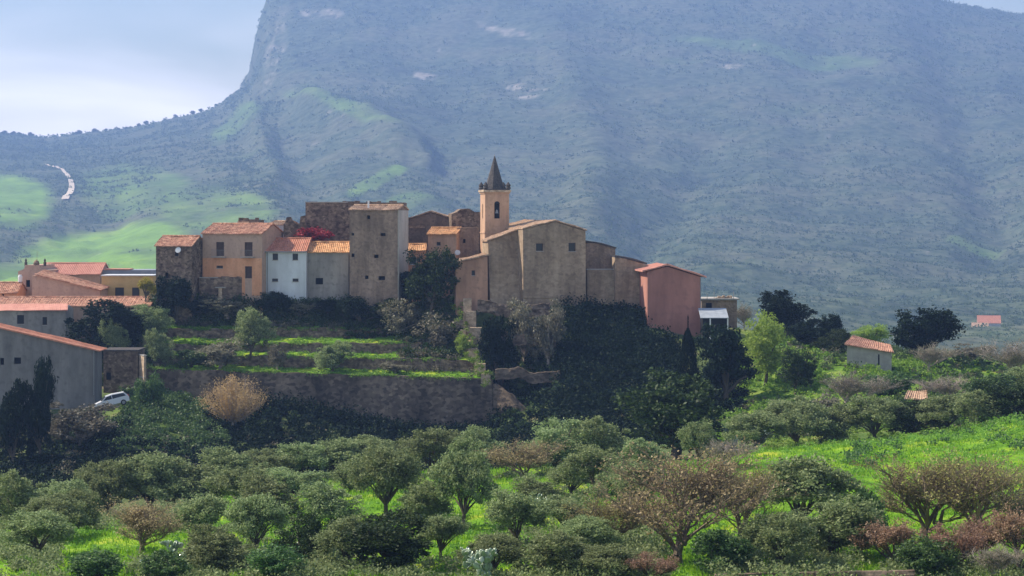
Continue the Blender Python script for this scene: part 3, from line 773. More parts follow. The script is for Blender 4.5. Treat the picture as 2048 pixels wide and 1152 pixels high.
# small trees on the far left skyline
rs = np.random.RandomState(4)
for k, px in enumerate([8, 25, 40, 62, 152, 160, 190, 211, 237, 252, 278, 292, 330, 352, 385, 402]):
    p, _ = get_proto('black0'); o = p.copy(); C.objects.link(o)
    for ch in list(p.children):
        c = ch.copy(); C.objects.link(c); c.parent = o
    x = (px - 1024) * 4785 / F; z = hills_z(px, 4785); s = (5 + 5 * rs.rand())
    o.location = (x, 4785, z - .6); o.scale = (s * 1.3, s * 1.3, s); o.rotation_euler = (0, 0, rs.rand() * 6)
    tag(o, 'tiny dark tree on the distant left ridge skyline', 'tree', 'tiny trees along the distant ridge')

# ------------------------------------------------------------------ stuff: scrub on the hills
rs = np.random.RandomState(9)
n = 135000
i = rs.randint(0, len(hp) - 1, n * 3); j = rs.randint(0, len(hy) - 12, n * 3)
keep = (hp[i] > -250) & (hp[i] < 2300) & (hy[j] > 650)
i = i[keep]; j = j[keep]
dens = .62 + 1.3 * fbm(Xh[j, i] * .007, HYY[j, i] * .007, 3) - mead[j, i] * 1.3 - rock[j, i] + np.clip((hp[i] - 850) / 300, 0, 1) * np.clip((PYf[j, i] - 330) / 120, 0, 1) * .9
k_ = rs.rand(len(i)) < dens
i = i[k_][:n]; j = j[k_][:n]; n = len(i)
cx = Xh[j, i] + rs.rand(n) * .0013 * hy[j]; cy = hy[j] + rs.rand(n) * 12; cz = Zh[j, i]
rad = (.35 + 1.6 * rs.rand(n) ** 3) * np.clip(hy[j] / 1450, .8, 3.2)
P_ = clumps(np.stack([cx, cy, cz + rad * .35], -1), rad * 1.1, 11, rs, .85)
V_, Q_ = leaves(P_, np.repeat(rad * .36, 11), rs, .8)
kind(mesh_np('scrub', V_, Q_, M['scrubleaf']), 'stuff')['label'] = 'scattered dark scrub over the hazy mountainside'

# ------------------------------------------------------------------ stuff: thickets and undergrowth on the near ground
def thicket(name, label, regions, matl, seed, per=60, leaf=.16, flat=.7):
    rs = np.random.RandomState(seed); cc = []; rr = []
    for (p0, p1, y0, y1, n, r0, r1) in regions:
        px = p0 + (p1 - p0) * rs.rand(n); Y = y0 + (y1 - y0) * rs.rand(n); r = r0 + (r1 - r0) * rs.rand(n) ** 1.5
        z = gz(px, Y)
        cc.append(np.stack([GX(px, Y), Y, z + r * (.25 + .6 * rs.rand(n))], -1)); rr.append(r)
    cc = np.concatenate(cc); rr = np.concatenate(rr)
    P = clumps(cc, rr, per, rs, flat); V_, Q_ = leaves(P, leaf, rs, .7)
    o = mesh_np(name, V_, Q_, matl); kind(o, 'stuff'); o['label'] = label; return o
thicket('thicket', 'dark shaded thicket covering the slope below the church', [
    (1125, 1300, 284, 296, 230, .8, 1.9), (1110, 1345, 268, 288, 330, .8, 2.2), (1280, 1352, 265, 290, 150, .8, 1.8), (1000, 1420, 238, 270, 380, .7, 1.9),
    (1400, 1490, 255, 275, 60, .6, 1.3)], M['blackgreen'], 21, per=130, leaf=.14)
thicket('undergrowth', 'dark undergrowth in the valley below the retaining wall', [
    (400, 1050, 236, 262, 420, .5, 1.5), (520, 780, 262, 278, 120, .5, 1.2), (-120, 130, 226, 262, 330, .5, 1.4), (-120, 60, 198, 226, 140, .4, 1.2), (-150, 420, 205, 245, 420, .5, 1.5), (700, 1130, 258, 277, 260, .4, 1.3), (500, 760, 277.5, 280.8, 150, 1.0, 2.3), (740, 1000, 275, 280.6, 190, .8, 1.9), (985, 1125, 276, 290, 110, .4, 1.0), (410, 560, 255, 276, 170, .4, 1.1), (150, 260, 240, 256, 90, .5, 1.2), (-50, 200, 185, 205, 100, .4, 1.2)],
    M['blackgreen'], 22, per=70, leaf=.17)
thicket('slope_greenery', 'green clumps standing out in the shaded thicket and valley', [(1000, 1430, 238, 292, 90, .5, 1.4), (420, 1000, 238, 276, 60, .4, 1.1), (300, 524, 299, 303, 50, .6, 1.5), (520, 700, 298.2, 300.2, 40, .4, 1.2), (695, 900, 296.5, 298.2, 45, .4, 1.2), (-100, 420, 205, 245, 60, .4, 1.1)], M['evergreen'], 37, per=90, leaf=.13)
thicket('brambles', 'bramble covered bank between the parked car and the golden tree', [
    (245, 430, 255, 275, 420, .4, 1.0), (420, 560, 262, 278, 60, .3, .6), (235, 450, 240, 258, 240, .5, 1.2), (90, 260, 244, 258, 90, .4, 1.0), (620, 1000, 240, 262, 26, .3, .6)],
    M['bramble'], 23, per=80, leaf=.13)
thicket('bank_weeds', 'shaded weeds on the bank above the top terrace', [(310, 524, 298.2, 302, 240, .3, .8), (524, 845, 297.6, 299, 180, .3, .7)], M['bramble'], 35, per=55, leaf=.1)
thicket('row_weeds', 'weeds at the foot of the olive row behind the field', [(1420, 2150, 203, 226, 420, .3, .7)], M['weed'], 36, per=50, leaf=.09, flat=.5)
thicket('field_weeds', 'darker green weed patches in the bright right field', [(1690, 1800, 176, 196, 26, .4, .9), (1960, 2100, 180, 205, 30, .5, 1.0), (1850, 1960, 190, 205, 12, .3, .7), (1120, 1180, 150, 160, 8, .3, .5)], M['bramble'], 33, per=60, leaf=.1)
thicket('hillside_bushes', 'mixed low bushes covering the right hillside', [
    (990, 1120, 268, 292, 150, .4, 1.0), (1660, 2150, 225, 262, 200, .4, 1.2), (1480, 1660, 225, 250, 40, .4, .9), (1560, 2150, 268, 312, 270, .4, 1.1), (1560, 2100, 308, 322, 120, .5, 1.2), (1000, 1110, 281, 292, 40, .3, .7), (960,1010,276,284,14,.3,.7)],
    M['bush_mix'] if 'bush_mix' in M else M['bramble'], 24, per=70, leaf=.14)
thicket('slope_scrub', 'greyish and brownish scrub between the houses and the terraces', [
    (300, 524, 298, 303, 90, .4, 1.1), (520, 840, 297, 298.6, 80, .4, 1.2), (800, 910, 286, 298, 120, .4, .9), (940, 1120, 280, 297, 90, .3, .7), (200, 330, 283, 298, 60, .4, .8), (420, 620, 236, 262, 60, .4, .8), (100, 420, 225, 250, 120, .4, 1.0), (1440, 2150, 225, 300, 190, .4, 1.0)],
    M['greyleaf'], 29, per=70, leaf=.10)
thicket('slope_shrubs', 'dark low shrubs at the foot of the village houses', [
    (300, 524, 299.0, 303, 300, .6, 1.5), (520, 700, 298.2, 300.2, 230, .4, 1.15), (695, 850, 296.8, 298.2, 170, .4, 1.15), (800, 910, 288, 298.5, 200, .5, 1.1), (-20, 300, 280, 295, 220, .5, 1.2), (990, 1120, 280, 296, 130, .3, .8)], M['evergreen'], 25, per=60, leaf=.13)
thicket('hillside_weeds', 'bright spring weeds on the right hillside', [
    (1440, 2150, 228, 300, 620, .3, .8), (1440, 1660, 232, 285, 420, .4, .9), (1690, 1790, 258, 270.5, 90, .5, 1.0), (1740, 1900, 275, 296, 110, .4, .9)], M['weed'], 26, per=45, leaf=.13, flat=.45)
thicket('meadow_weeds', 'lush weeds and wildflowers in the grove meadow', [
    (-250, 2600, 112, 175, 1900, .2, .5), (1250, 2600, 175, 208, 650, .25, .6), (1650, 2150, 192, 212, 260, .3, .8), (1880, 2150, 172, 212, 140, .5, 1.1)], M['weed'], 27, per=40, leaf=.07, flat=.4)

thicket('grove_undergrowth', 'grey green and dark undergrowth filling the grove between the olive trees', [
    (250, 1330, 111, 121, 330, .3, .8), (-60, 120, 111, 150, 160, .3, .8), (380, 760, 124, 150, 110, .3, .7), (-60, 420, 150, 186, 330, .4, 1.1), (420, 1300, 176, 196, 240, .3, .8),
    (980, 1300, 120, 140, 150, .3, .7), (1430, 1700, 111, 128, 160, .3, .8), (1750, 2150, 111, 120, 160, .3, .7), (1100, 1250, 140, 172, 60, .3, .8), (1120, 1330, 112, 135, 170, .4, 1.1), (380, 700, 113, 126, 130, .5, 1.1), (-60, 120, 118, 150, 60, .5, 1.0), (1430, 1720, 112, 132, 120, .4, 1.0)], M['olive'], 28, per=80, leaf=.075)
# grass blades in the meadow
rs = np.random.RandomState(31); n = 190000
px = -300 + 2900 * rs.rand(n); Y = 110 + 102 * rs.rand(n) ** 1.1
keep = ~((px < 420) & (Y > 182)) & (fbm(px * .02, Y * .25, 3) + rs.rand(n) * .5 > .05); px = px[keep]; Y = Y[keep]; n = len(px)
z = gz(px, Y); X = GX(px, Y); h = .12 + .3 * rs.rand(n) ** 2; a = rs.rand(n) * 3.14; wv = .05
dx = np.cos(a) * wv; dy = np.sin(a) * wv; lx = rs.normal(size=n) * .1; ly = rs.normal(size=n) * .1
Vg = np.stack([np.stack([X-dx, Y-dy, z-.02], -1), np.stack([X+dx, Y+dy, z-.02], -1), np.stack([X+lx, Y+ly, z+h], -1)], 1).reshape(-1, 3)
kind(mesh_np('grass', Vg, np.arange(3 * n).reshape(n, 3), M['grass']), 'stuff')['label'] = 'bright spring grass under the olive trees'

# ------------------------------------------------------------------ prickly pears
def pear_proto(seed):
    rs = np.random.RandomState(seed); t = empty('prickly_pear'); mb = MB()
    def pad(c, up, r, yaw):
        n = 10; vs = []; up = up.normalized(); side = Vector((math.cos(yaw), math.sin(yaw), 0)); side = (side - up * side.dot(up)).normalized(); nrm = up.cross(side)
        vs.append(c)
        prof_ = [(.35, .22), (.85, .55), (1.0, .95), (.8, 1.4), (.35, 1.68)]
        base_ = len(mb.v)
        for w_, hh in prof_:
            for q in range(8):
                an = 2 * math.pi * q / 8
                vs.append(c + up * (hh * r) + side * (math.cos(an) * w_ * r * .62) + nrm * (math.sin(an) * r * .12))
        vs.append(c + up * (1.78 * r))
        fs = [(0, 1 + (q+1) % 8, 1 + q) for q in range(8)]
        for k in range(4):
            for q in range(8): a_ = 1 + k*8 + q; b_ = 1 + k*8 + (q+1) % 8; fs.append((a_, b_, b_ + 8, a_ + 8))
        fs += [(33 + q, 33 + (q+1) % 8, 41) for q in range(8)]
        mb.add(vs, fs)
    def grow(c, up, r, lev):
        yaw = rs.rand() * 3.14; pad(c, up, r, yaw)
        if lev == 3: return
        for k in range(rs.randint(2, 4)):
            d = (up + Vector(rs.normal(size=3)) * .55); d.z = abs(d.z) + .2; d.normalize()
            grow(c + up.normalized() * (r * (1.35 + .3 * rs.rand())) + Vector((rs.normal() * .04, rs.normal() * .04, 0)), d, r * .88, lev + 1)
    for k in range(4):
        mb.v = []; mb.f = []; grow(Vector((rs.normal() * .5, rs.normal() * .3, -.05)), Vector((rs.normal() * .3, rs.normal() * .3, 1)), .3, 0)
        mb.build('stem', M['cactus'], t, smooth=True)
    return t
pp = [pear_proto(1), pear_proto(2)]
used = [False, False]
for k, (px, Y, s, lab) in enumerate([(385, 118, 1.15, 'prickly pear clump on the left meadow beside the big brownish tree'),
        (418, 184, 1.5, 'prickly pear on the crest under the golden tree'), (474, 186, 1.2, 'smaller prickly pear on the crest right of another one'),
        (655, 124, 1.1, 'prickly pear in front of the dark evergreen bush at lower centre'), (955, 113.5, 1.1, 'prickly pear clump at the bottom edge near the centre'),
        (1480, 218, 2.0, 'tall prickly pear right of the huge round evergreen'), (310, 114, .8, 'small prickly pear at the bottom of the left meadow'),
        (1090, 150, 1.1, 'low prickly pear in grass under the broad slope olive')]):
    p = pp[k % 2]
    if not used[k % 2]: o = p; used[k % 2] = True
    else:
        o = p.copy(); C.objects.link(o)
        for ch in list(p.children): c = ch.copy(); C.objects.link(c); c.parent = o
    o.location = G(px, Y); o.scale = (s,) * 3; o.rotation_euler = (0, 0, k * 1.3)
    tag(o, lab, 'prickly pear', 'prickly pears in the grove')

# ------------------------------------------------------------------ buildings
class House:
    """local frame: x along the front, y away from the camera, z up; origin at the front left foot"""
    def __init__(s, name, label, cat, px0, px1, base, Y, depth, rot=0, group=None, bury=4.0):
        s.k = Y / F; s.px0 = px0; s.z0 = (HZ - base) * s.k; s.Y = Y; s.rot = R(rot)
        s.c = math.cos(s.rot)
        s.w = (px1 - px0) * s.k / s.c; s.d = depth; s.bury = bury
        s.o = empty(name, (GX(px0, Y), Y, s.z0), s.rot); tag(s.o, label, cat, group)
    def lx(s, px):
        # account for the front receding as the house turns
        t = (px - 1024) / F
        return (t * s.Y - (s.px0 - 1024) / F * s.Y) / (s.c - t * math.sin(s.rot))
    def lz(s, py, px=None):
        yy = s.Y + (s.lx(px) * math.sin(s.rot) if px is not None else 0)
        return (HZ - py) * yy / F - s.z0
    def body(s, h, matl, holes=(), top=None, hr=None, batter=0, name='wall', ridge=None, jag=0, hb=None, mat2=None, split=None, frame=None, kinds=None):
        """front wall with real openings; top = [(px,py)...] upper outline of the front (gable) ; ridge = rise along y for a slope facing the camera"""
        w, d = s.w, s.d; B = -s.bury
        H = s.lz(h)
        hl = [(s.lx(a), s.lx(b), s.lz(e), s.lz(c_)) for a, b, c_, e in holes]      # px0,px1,pytop,pybot -> x0,x1,z0,z1
        xs = sorted({0.0, w} | {v for q in hl for v in q[:2]}); zs = sorted({B, H} | {v for q in hl for v in q[2:]})
        mb = MB()
        def fy(z): return -batter * max(0, (H - z) / (H - B)) if batter else 0.0
        for a, b in zip(xs[:-1], xs[1:]):
            for c_, e in zip(zs[:-1], zs[1:]):
                mx_, mz = (a+b)/2, (c_+e)/2
                if any(q[0] < mx_ < q[1] and q[2] < mz < q[3] for q in hl): continue
                mb.add([(a, fy(c_), c_), (b, fy(c_), c_), (b, fy(e), e), (a, fy(e), e)], [(0, 1, 2, 3)])
        rd = .28
        for q in hl:
            a, b, c_, e = q; y0 = fy((c_+e)/2); y1 = y0 + rd
            mb.add([(a,y0,c_),(b,y0,c_),(b,y0,e),(a,y0,e),(a,y1,c_),(b,y1,c_),(b,y1,e),(a,y1,e)], [(0,4,5,1),(1,5,6,2),(2,6,7,3),(3,7,4,0)])
        Hb = H if hb is None else hb
        mb.add([(0,fy(B),B),(0,d,B),(0,d,Hb),(0,0,H),(w,fy(B),B),(w,d,B),(w,d,Hb),(w,0,H)], [(0,3,2,1),(4,5,6,7),(1,2,6,5)])
        if top:
            pl = [(s.lx(a), s.lz(b, a)) for a, b in top]
            pl = [(min(max(x, 0), w), z) for x, z in pl]
            poly = [(0, H)] + [p for p in pl if not (p[0] <= 1e-6 and abs(p[1]-H) < .02)]
            poly = [(w, H) if i < 0 else p for i, p in enumerate(poly)]
            if abs(poly[-1][0] - w) > 1e-6 or abs(poly[-1][1] - H) > .02: poly.append((w, H))
            seq = poly[::-1]
            n = len(seq)
            mb.add([(x, 0, z) for x, z in seq] + [(x, d, z) for x, z in seq], [tuple(range(n))[::-1], tuple(range(n, 2*n))] + [(i, i+1, i+1+n, i+n) for i in range(n-1)])
        elif ridge:
            mb.add([(0,0,H),(0,d/2,H+ridge),(0,d,H),(w,0,H),(w,d/2,H+ridge),(w,d,H)], [(0,1,2),(3,5,4),(0,3,4,1),(1,4,5,2)])
        else:
            mb.add([(0,0,H),(w,0,H),(w,d,Hb),(0,d,Hb)], [(0,1,2,3)])
        if jag:
            rs_ = np.random.RandomState(int(s.px0)); x = 0
            while x < w - .3:
                ww = min(.4 + rs_.rand() * .9, w - x); hh = rs_.rand() * jag
                if hh > .08: mb.box((x + .004, .004, H - .05), (x + ww - .02, .5, H + hh))
                x += ww
        wall = mb.build(name, matl, s.o)
        for i, q in enumerate(hl):
            a, b, c_, e = q; y0 = fy((c_+e)/2) + .2
            kd = (kinds[i] if kinds else 'window')
            if kd == 'opening': 
                MB().box((a, y0+.4, c_), (b, y0+.45, e)).build('opening', M['dark'], s.o); continue
            fr = MB(); t = .07
            for bx in (((a, y0, c_), (a+t, y0+.06, e)), ((b-t, y0, c_), (b, y0+.06, e)), ((a+t, y0, e-t), (b-t, y0+.06, e)), ((a+t, y0, c_), (b-t, y0+.06, c_+t))): fr.box(*bx)
            if kd == 'door':
                f_ = fr.build('door', M['shutter'], s.o); MB().box((a+t, y0+.02, c_+t), (b-t, y0+.05, e-t)).build('panel', M['shutter'], f_); continue
            f_ = fr.build('window', M['shutter'] if frame is None else frame, s.o)
            MB().box((a+t, y0+.02, c_+t), (b-t, y0+.04, e-t)).build('pane', M['glass'], f_)
            MB().box((a-.05, fy(c_) - .07, c_-.08), (b+.05, fy(c_) + .02, c_)).build('sill', M['concrete'], f_)
        s.H = H; return wall
    def tiles(s, p00, p10, p11, p01, matl, name='roof', th=.14, amp=.045, per=.26, parent=None, sag=.09):
        """corrugated tile slab: p00 front left, p10 front right, p11 back right, p01 back left (local)"""
        p00, p10, p11, p01 = map(np.array, (p00, p10, p11, p01))
        W = np.linalg.norm(p10 - p00); D = np.linalg.norm(p01 - p00)
        nx_ = max(8, min(260, int(W / per * 4))); ny_ = max(4, min(24, int(D / .4)))
        rs_ = np.random.RandomState(int(abs(s.px0)) + 3)
        u = np.linspace(0, 1, nx_ + 1); v = np.linspace(0, 1, ny_ + 1); U, Vv = np.meshgrid(u, v)
        P = ((1-U)*(1-Vv))[..., None]*p00 + (U*(1-Vv))[..., None]*p10 + (U*Vv)[..., None]*p11 + ((1-U)*Vv)[..., None]*p01
        row = rs_.rand(ny_ + 1, 1) * .03; colj = rs_.rand(1, nx_ + 1) * .02
        P[..., 2] += th + amp * np.sin(U * W / per * 2 * math.pi) + row + colj - sag * np.sin(U * math.pi) + .11 * vnoise(U * W * .6, Vv * D * .6)
        top_ = P.reshape(-1, 3); bot = np.array([p00, p10, p11, p01])
        n = nx_ + 1; q = []
        for a_ in range(ny_):
            for b_ in range(nx_): q.append((a_*n+b_, a_*n+b_+1, (a_+1)*n+b_+1, (a_+1)*n+b_))
        mb = MB(); mb.add(top_, q)
        f = [i for i in range(n)]; bk = [ny_*n + i for i in range(n)]; lf = [i*n for i in range(ny_+1)]; rt = [i*n + nx_ for i in range(ny_+1)]
        b0 = len(mb.v); mb.v += [tuple(x) for x in bot]
        mb.f += [tuple([b0, b0+1] + f[::-1]), tuple([b0+2, b0+3] + bk), tuple([b0+3, b0] + lf), tuple([b0+1, b0+2] + rt[::-1]), (b0, b0+3, b0+2, b0+1)]
        return mb.build(name, matl, parent or s.o)
    def roof_front(s, ridge, matl, oh=.3, both=True, x0=None, x1=None):
        H = s.H; d = s.d; m_ = ridge / (d / 2); a = -.15 if x0 is None else x0; b = s.w + .15 if x1 is None else x1
        r = s.tiles((a, -oh, H - oh*m_), (b, -oh, H - oh*m_), (b, d/2, H+ridge), (a, d/2, H+ridge), matl)
        s.tiles((b, d+oh, H - oh*m_), (a, d+oh, H - oh*m_), (a, d/2 + .01, H+ridge), (b, d/2 + .01, H+ridge), matl)
        mb = MB(); mb.tube((a, d/2, H+ridge+.12), (b, d/2, H+ridge+.12), .13, .13, 6); mb.build('ridge_tiles', matl, r)
        return r
    def roof_gable(s, top, matl, oh=.3, side=.25):
        pl = [(s.lx(a), s.lz(b, a)) for a, b in top]; r = None
        for i, (p, q) in enumerate(zip(pl[:-1], pl[1:])):
            (xa, za), (xb, zb) = p, q; sl = (zb - za) / (xb - xa)
            if i == 0: xa -= side; za -= side * sl
            if i == len(pl) - 2: xb += side; zb += side * sl
            # slab built with its width along y so the tile channels run down the slope
            r = s.tiles((xb, -oh, zb), (xb, s.d + .1, zb), (xa, s.d + .1, za), (xa, -oh, za), matl) if sl < 0 else \
                s.tiles((xa, s.d + .1, za), (xa, -oh, za), (xb, -oh, zb), (xb, s.d + .1, zb), matl)
        return r
    def chimney(s, px, py_top, hpx, wpx, parent, y=1.5, matl=None):
        x = s.lx(px); z1 = (HZ - py_top) * (s.Y + y) / F - s.z0; w_ = wpx * s.k
        mb = MB().box((x - w_/2, y, z1 - hpx*s.k), (x + w_/2, y + w_, z1)).box((x - w_/2 - .06, y - .06, z1), (x + w_/2 + .06, y + w_ + .06, z1 + .08))
        return mb.build('chimney', matl or M['brown'], parent)
def pipe(h, px, py0, py1, matl):
    x = h.lx(px); MB().tube((x, -.06, h.lz(py1)), (x, -.06, h.lz(py0)), .05, .05, 6).build('downpipe', matl, h.o)

# small square tower house
h = House('tower_house', 'small square dark stone house with a tiled roof, isolated at the left of the village', 'house', 312, 386, 600, 300, 5.2, -14)
h.body(491, M['stone'], [(350, 356, 500, 512), (330, 337, 545, 556)], ridge=1.15, kinds=['opening', 'opening']); r = h.roof_front(1.15, M['tile'])
d_ = MB().ring([(.0, 0), (.36, .02), (.40, .08), (.0, .1)], 12).build('satellite_dish', M['whitemetal'], h.o)
d_.rotation_euler = (R(75), 0, 0); d_.location = (h.lx(358), -.25, h.lz(500))

# orange and mauve house
h = House('orange_house', 'tiled house with a mauve upper floor and an orange ground floor', 'house', 405, 528, 598, 302, 7.5, -16)
h.body(467, M['mauve'], [(432, 448, 484, 512), (489, 505, 484, 512), (433, 446, 531, 536), (490, 504, 532, 556)], ridge=1.2, kinds=['door', 'door', 'window', 'door'])
r = h.roof_front(1.2, M['tile']); 
x0 = 0.0; zt = h.lz(516); zb = h.lz(590)
mb = MB()
xs_ = [0, h.lx(433), h.lx(446), h.lx(490), h.lx(504), h.w - .02]
def band(a, b, c, e): mb.box((a, -.025, c), (b, -.002, e))
band(xs_[0]+.02, xs_[1], zb, zt); band(xs_[1], xs_[2], h.lz(531), zt); band(xs_[1], xs_[2], zb, h.lz(536)-.08); band(xs_[2], xs_[3], zb, zt)
band(xs_[3], xs_[4], h.lz(532), zt); band(xs_[4], xs_[5], zb, zt)
mb.build('lower_wall', M['orange'], h.o)
for px in (440, 497):
    x = h.lx(px); z = h.lz(513)
    b_ = MB().box((x-.95, -.65, z-.1), (x+.95, -.026, z)).build('balcony', M['concrete'], h.o)
    mb = MB()
    for q in range(11): xx = x - .9 + .18 * q; mb.tube((xx, -.62, z), (xx, -.62, z + .9), .012, .012, 4)
    mb.tube((x-.92, -.62, z+.9), (x+.92, -.62, z+.9), .02, .02, 4); mb.tube((x-.92, -.62, z+.9), (x-.92, 0, z+.9), .02, .02, 4); mb.tube((x+.92, -.62, z+.9), (x+.92, 0, z+.9), .02, .02, 4)
    mb.build('railing', M['metal'], b_)
# ruin stump behind it
h = House('ruined_turret', 'broken stone stump rising behind the orange house roof', 'ruin', 477, 517, 470, 312, 3, -10)
h.body(440, M['stone'], jag=0, bury=0) if False else h.body(440, M['stone'], jag=.6)
MB().box((-.1, -.1, h.H - .35), (h.w * .55, .8, h.H - .12)).build('ledge', M['tile_dusty'], h.o)
# garden wall and gate pillar
h = House('garden_wall', 'dark rough garden wall in front of the orange house', 'wall', 398, 524, 604, 300.4, .5, 0)
h.body(556, M['stone'], jag=.22)
MB().box((0, -.05, h.H), (h.w*.3, .55, h.H+.1)).build('coping', M['concrete'], h.o)
h = House('gate_pillar', 'small sunlit pillar with a flat cap before the garden wall', 'pillar', 437, 444, 606, 299.8, .45, 12)
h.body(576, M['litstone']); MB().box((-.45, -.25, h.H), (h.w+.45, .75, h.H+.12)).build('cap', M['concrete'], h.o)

# white house
h = House('white_house', 'white rendered house with four windows and a bright red tiled roof', 'house', 526, 613, 600, 301, 7, -4)
h.body(502, M['white'], [(545, 556, 507, 520), (585, 596, 507, 520), (544, 556, 557, 563), (585, 597, 557, 563)], ridge=1.55)
r = h.roof_front(1.55, M['tile_new'], oh=.3); pipe(h, 535, 504, 590, M['metal'])
MB().box((-.16, -.36, h.H-.18), (h.w+.16, -.31, h.H-.02)).build('gutter', M['metal'], h.o)
# grey house
h = House('grey_house', 'grey rendered house with a golden tiled roof joined to the white house', 'house', 614.5, 697, 600, 301.5, 6, 0)
h.body(504, M['grey'], [(631, 646, 556, 569)], ridge=1.2, kinds=['opening']); r = h.roof_front(1.2, M['tile_gold'])
# tall brown tower house
h = House('tall_brown_house', 'tall brown tower like house with small square windows and a thin tiled roof', 'house', 699, 796, 602, 299, 6.6, -9)
h.body(420, M['brown'], [(734, 740, 431, 438), (761, 771, 466, 472), (703, 708, 466, 471), (748, 757, 509, 516), (703, 709, 507, 514), (730, 737, 551, 558), (757, 770, 552, 560)], ridge=.55,
       kinds=['opening']*7)
r = h.roof_front(.55, M['tile_dusty'], oh=.25)
mb = MB(); mb.box((h.w + .003, .05, -.8), (h.w + .12, 6.5, h.H - .05)); mb.build('side_render', M['pale'], h.o)
MB().box((h.lx(731), 1.2, h.H), (h.lx(734), 1.45, h.H + 1.25)).build('vent_post', M['whitemetal'], r)
# rear dark block
h = House('rear_stone_block', 'large flat topped dark stone block rising behind the tall brown house', 'house', 611, 808, 560, 311, 8, 0)
h.body(405, M['stone'], [], jag=.25)
MB().box((-.05, -.05, h.H - .02), (h.w*.43, .4, h.H + .1)).build('coping', M['concrete'], h.o)
# small white wall house + ruins
h = House('small_white_house', 'narrow white walled house with a pale tiled roof squeezed beside the ruins', 'house', 549, 573, 520, 310, 5, -15)
h.body(450, M['white'], ridge=.4); h.roof_front(.4, M['tile_dusty'], oh=.2, x0=-1.0)
h = House('ruined_wall', 'jagged broken stone wall between the white walled house and the dark block', 'ruin', 567, 611, 500, 306, 1.2, 0)
h.body(447, M['stone'])
mb = MB(); mb.prism([(h.lx(570), h.H), (h.lx(589), h.H), (h.lx(585), h.H + .35), (h.lx(581), h.H + .9), (h.lx(573), h.H + .85)], .01, 1.0); mb.build('broken_top', M['stone'], h.o)
mb = MB(); mb.prism([(h.lx(599), h.H), (h.lx(610.5), h.H), (h.lx(610.5), h.H + 1.1), (h.lx(601), h.H + .95)], .01, 1.0); mb.build('broken_top', M['stone'], h.o)
# gabled stone house
top = [(813, 439), (862, 424), (935, 446)]
h = House('gabled_stone_house', 'stone house with a low broad gable between the brown tower and the church tower', 'house', 813, 934, 560, 318, 9, 0)
h.body(446, M['brown'], top=[(813, 440), (862, 425), (934, 446)]); h.roof_gable(top, M['tile_dusty'])
MB().box((.2, -.12, h.lz(456)), (h.lx(850), -.003, h.lz(451))).build('ledge', M['tile_dusty'], h.o)
# small tiled houses before it
h = House('ochre_house', 'small ochre house with a bright tiled roof above the dark leafy tree', 'house', 856, 913, 560, 308, 5, -12)
h.body(468, M['tower'], [(873, 881, 484, 491)], ridge=.75); h.roof_front(.75, M['tile_gold'])
d_ = MB().ring([(.0, 0), (.34, .02), (.38, .08), (.0, .1)], 12).build('satellite_dish', M['whitemetal'], h.o)
d_.rotation_euler = (R(70), 0, R(20)); d_.location = (h.lx(916), -.3, h.lz(505))
h = House('low_ochre_house', 'low ochre house with one window, tucked beside the tall brown house', 'house', 812, 850, 560, 305, 4, 0)
h.body(501, M['orange'], [(818, 833, 514, 529)], ridge=.75, frame=M['whitemetal']); h.roof_front(.75, M['tile_gold'])
h = House('ruined_brick_house', 'crumbling brown building left of the church tower', 'ruin', 903, 962, 560, 313, 6, 6)
h.body(450, M['stone'], top=[(903, 447), (903, 428), (914, 424), (922, 418), (938, 417), (950, 424), (961, 424)], jag=0)
h = House('side_wing', 'plain grey brown wing under the crumbling building', 'house', 914, 958, 560, 309, 3, 0)
h.body(455, M['brown'], [(926, 931, 478, 486)], kinds=['opening'])

# ------------------------------------------------------------------ church
CR = 16
ch = empty('church', (GX(975, 297), 297, (HZ - 606) * 297 / F)); tag(ch, 'large plain brown church with buttressed wall and a broad low gable', 'church')
def sub(h, pre):
    """move a House's parts under the church"""
    bpy.context.view_layer.update()
    for c in list(h.o.children):
        mw = h.o.matrix_basis @ c.matrix_basis
        c.parent = ch; c.matrix_basis = ch.matrix_basis.inverted() @ mw
    bpy.data.objects.remove(h.o)
# left bay (battered)
h = House('x', 'x', 'x', 976, 1046, 608, 298.5, 3.2, 14)
tA = [(976, 483), (1050, 455)]
h.body(483, M['church'], top=[(976, 483), (1046, 456)], batter=1.9, name='left_bay'); h.roof_gable([(976, 482), (1048, 455)], M['tile_dusty'], side=.2); sub(h, 'a')
# main bay
h = House('x', 'x', 'x', 1046, 1172, 608, 296.6, 16, 14)
h.body(472, M['church'], [(1072, 1086, 487, 502), (1137, 1151, 486, 503)], top=[(1046, 459), (1110, 443), (1172, 462)], batter=.25, name='main_wall', kinds=['window', 'window'])
h.roof_gable([(1046, 458), (1110, 442), (1172, 461)], M['tile_dusty'], side=.1, oh=.15)
mb = MB()
for a_, b_ in ((1048, 1102), (1104, 1170)): mb.box((h.lx(a_), -.30, h.lz(596)), (h.lx(b_) , -.245, h.lz(593)))
mb.build('moulding', M['church'], h.o); sub(h, 'b')
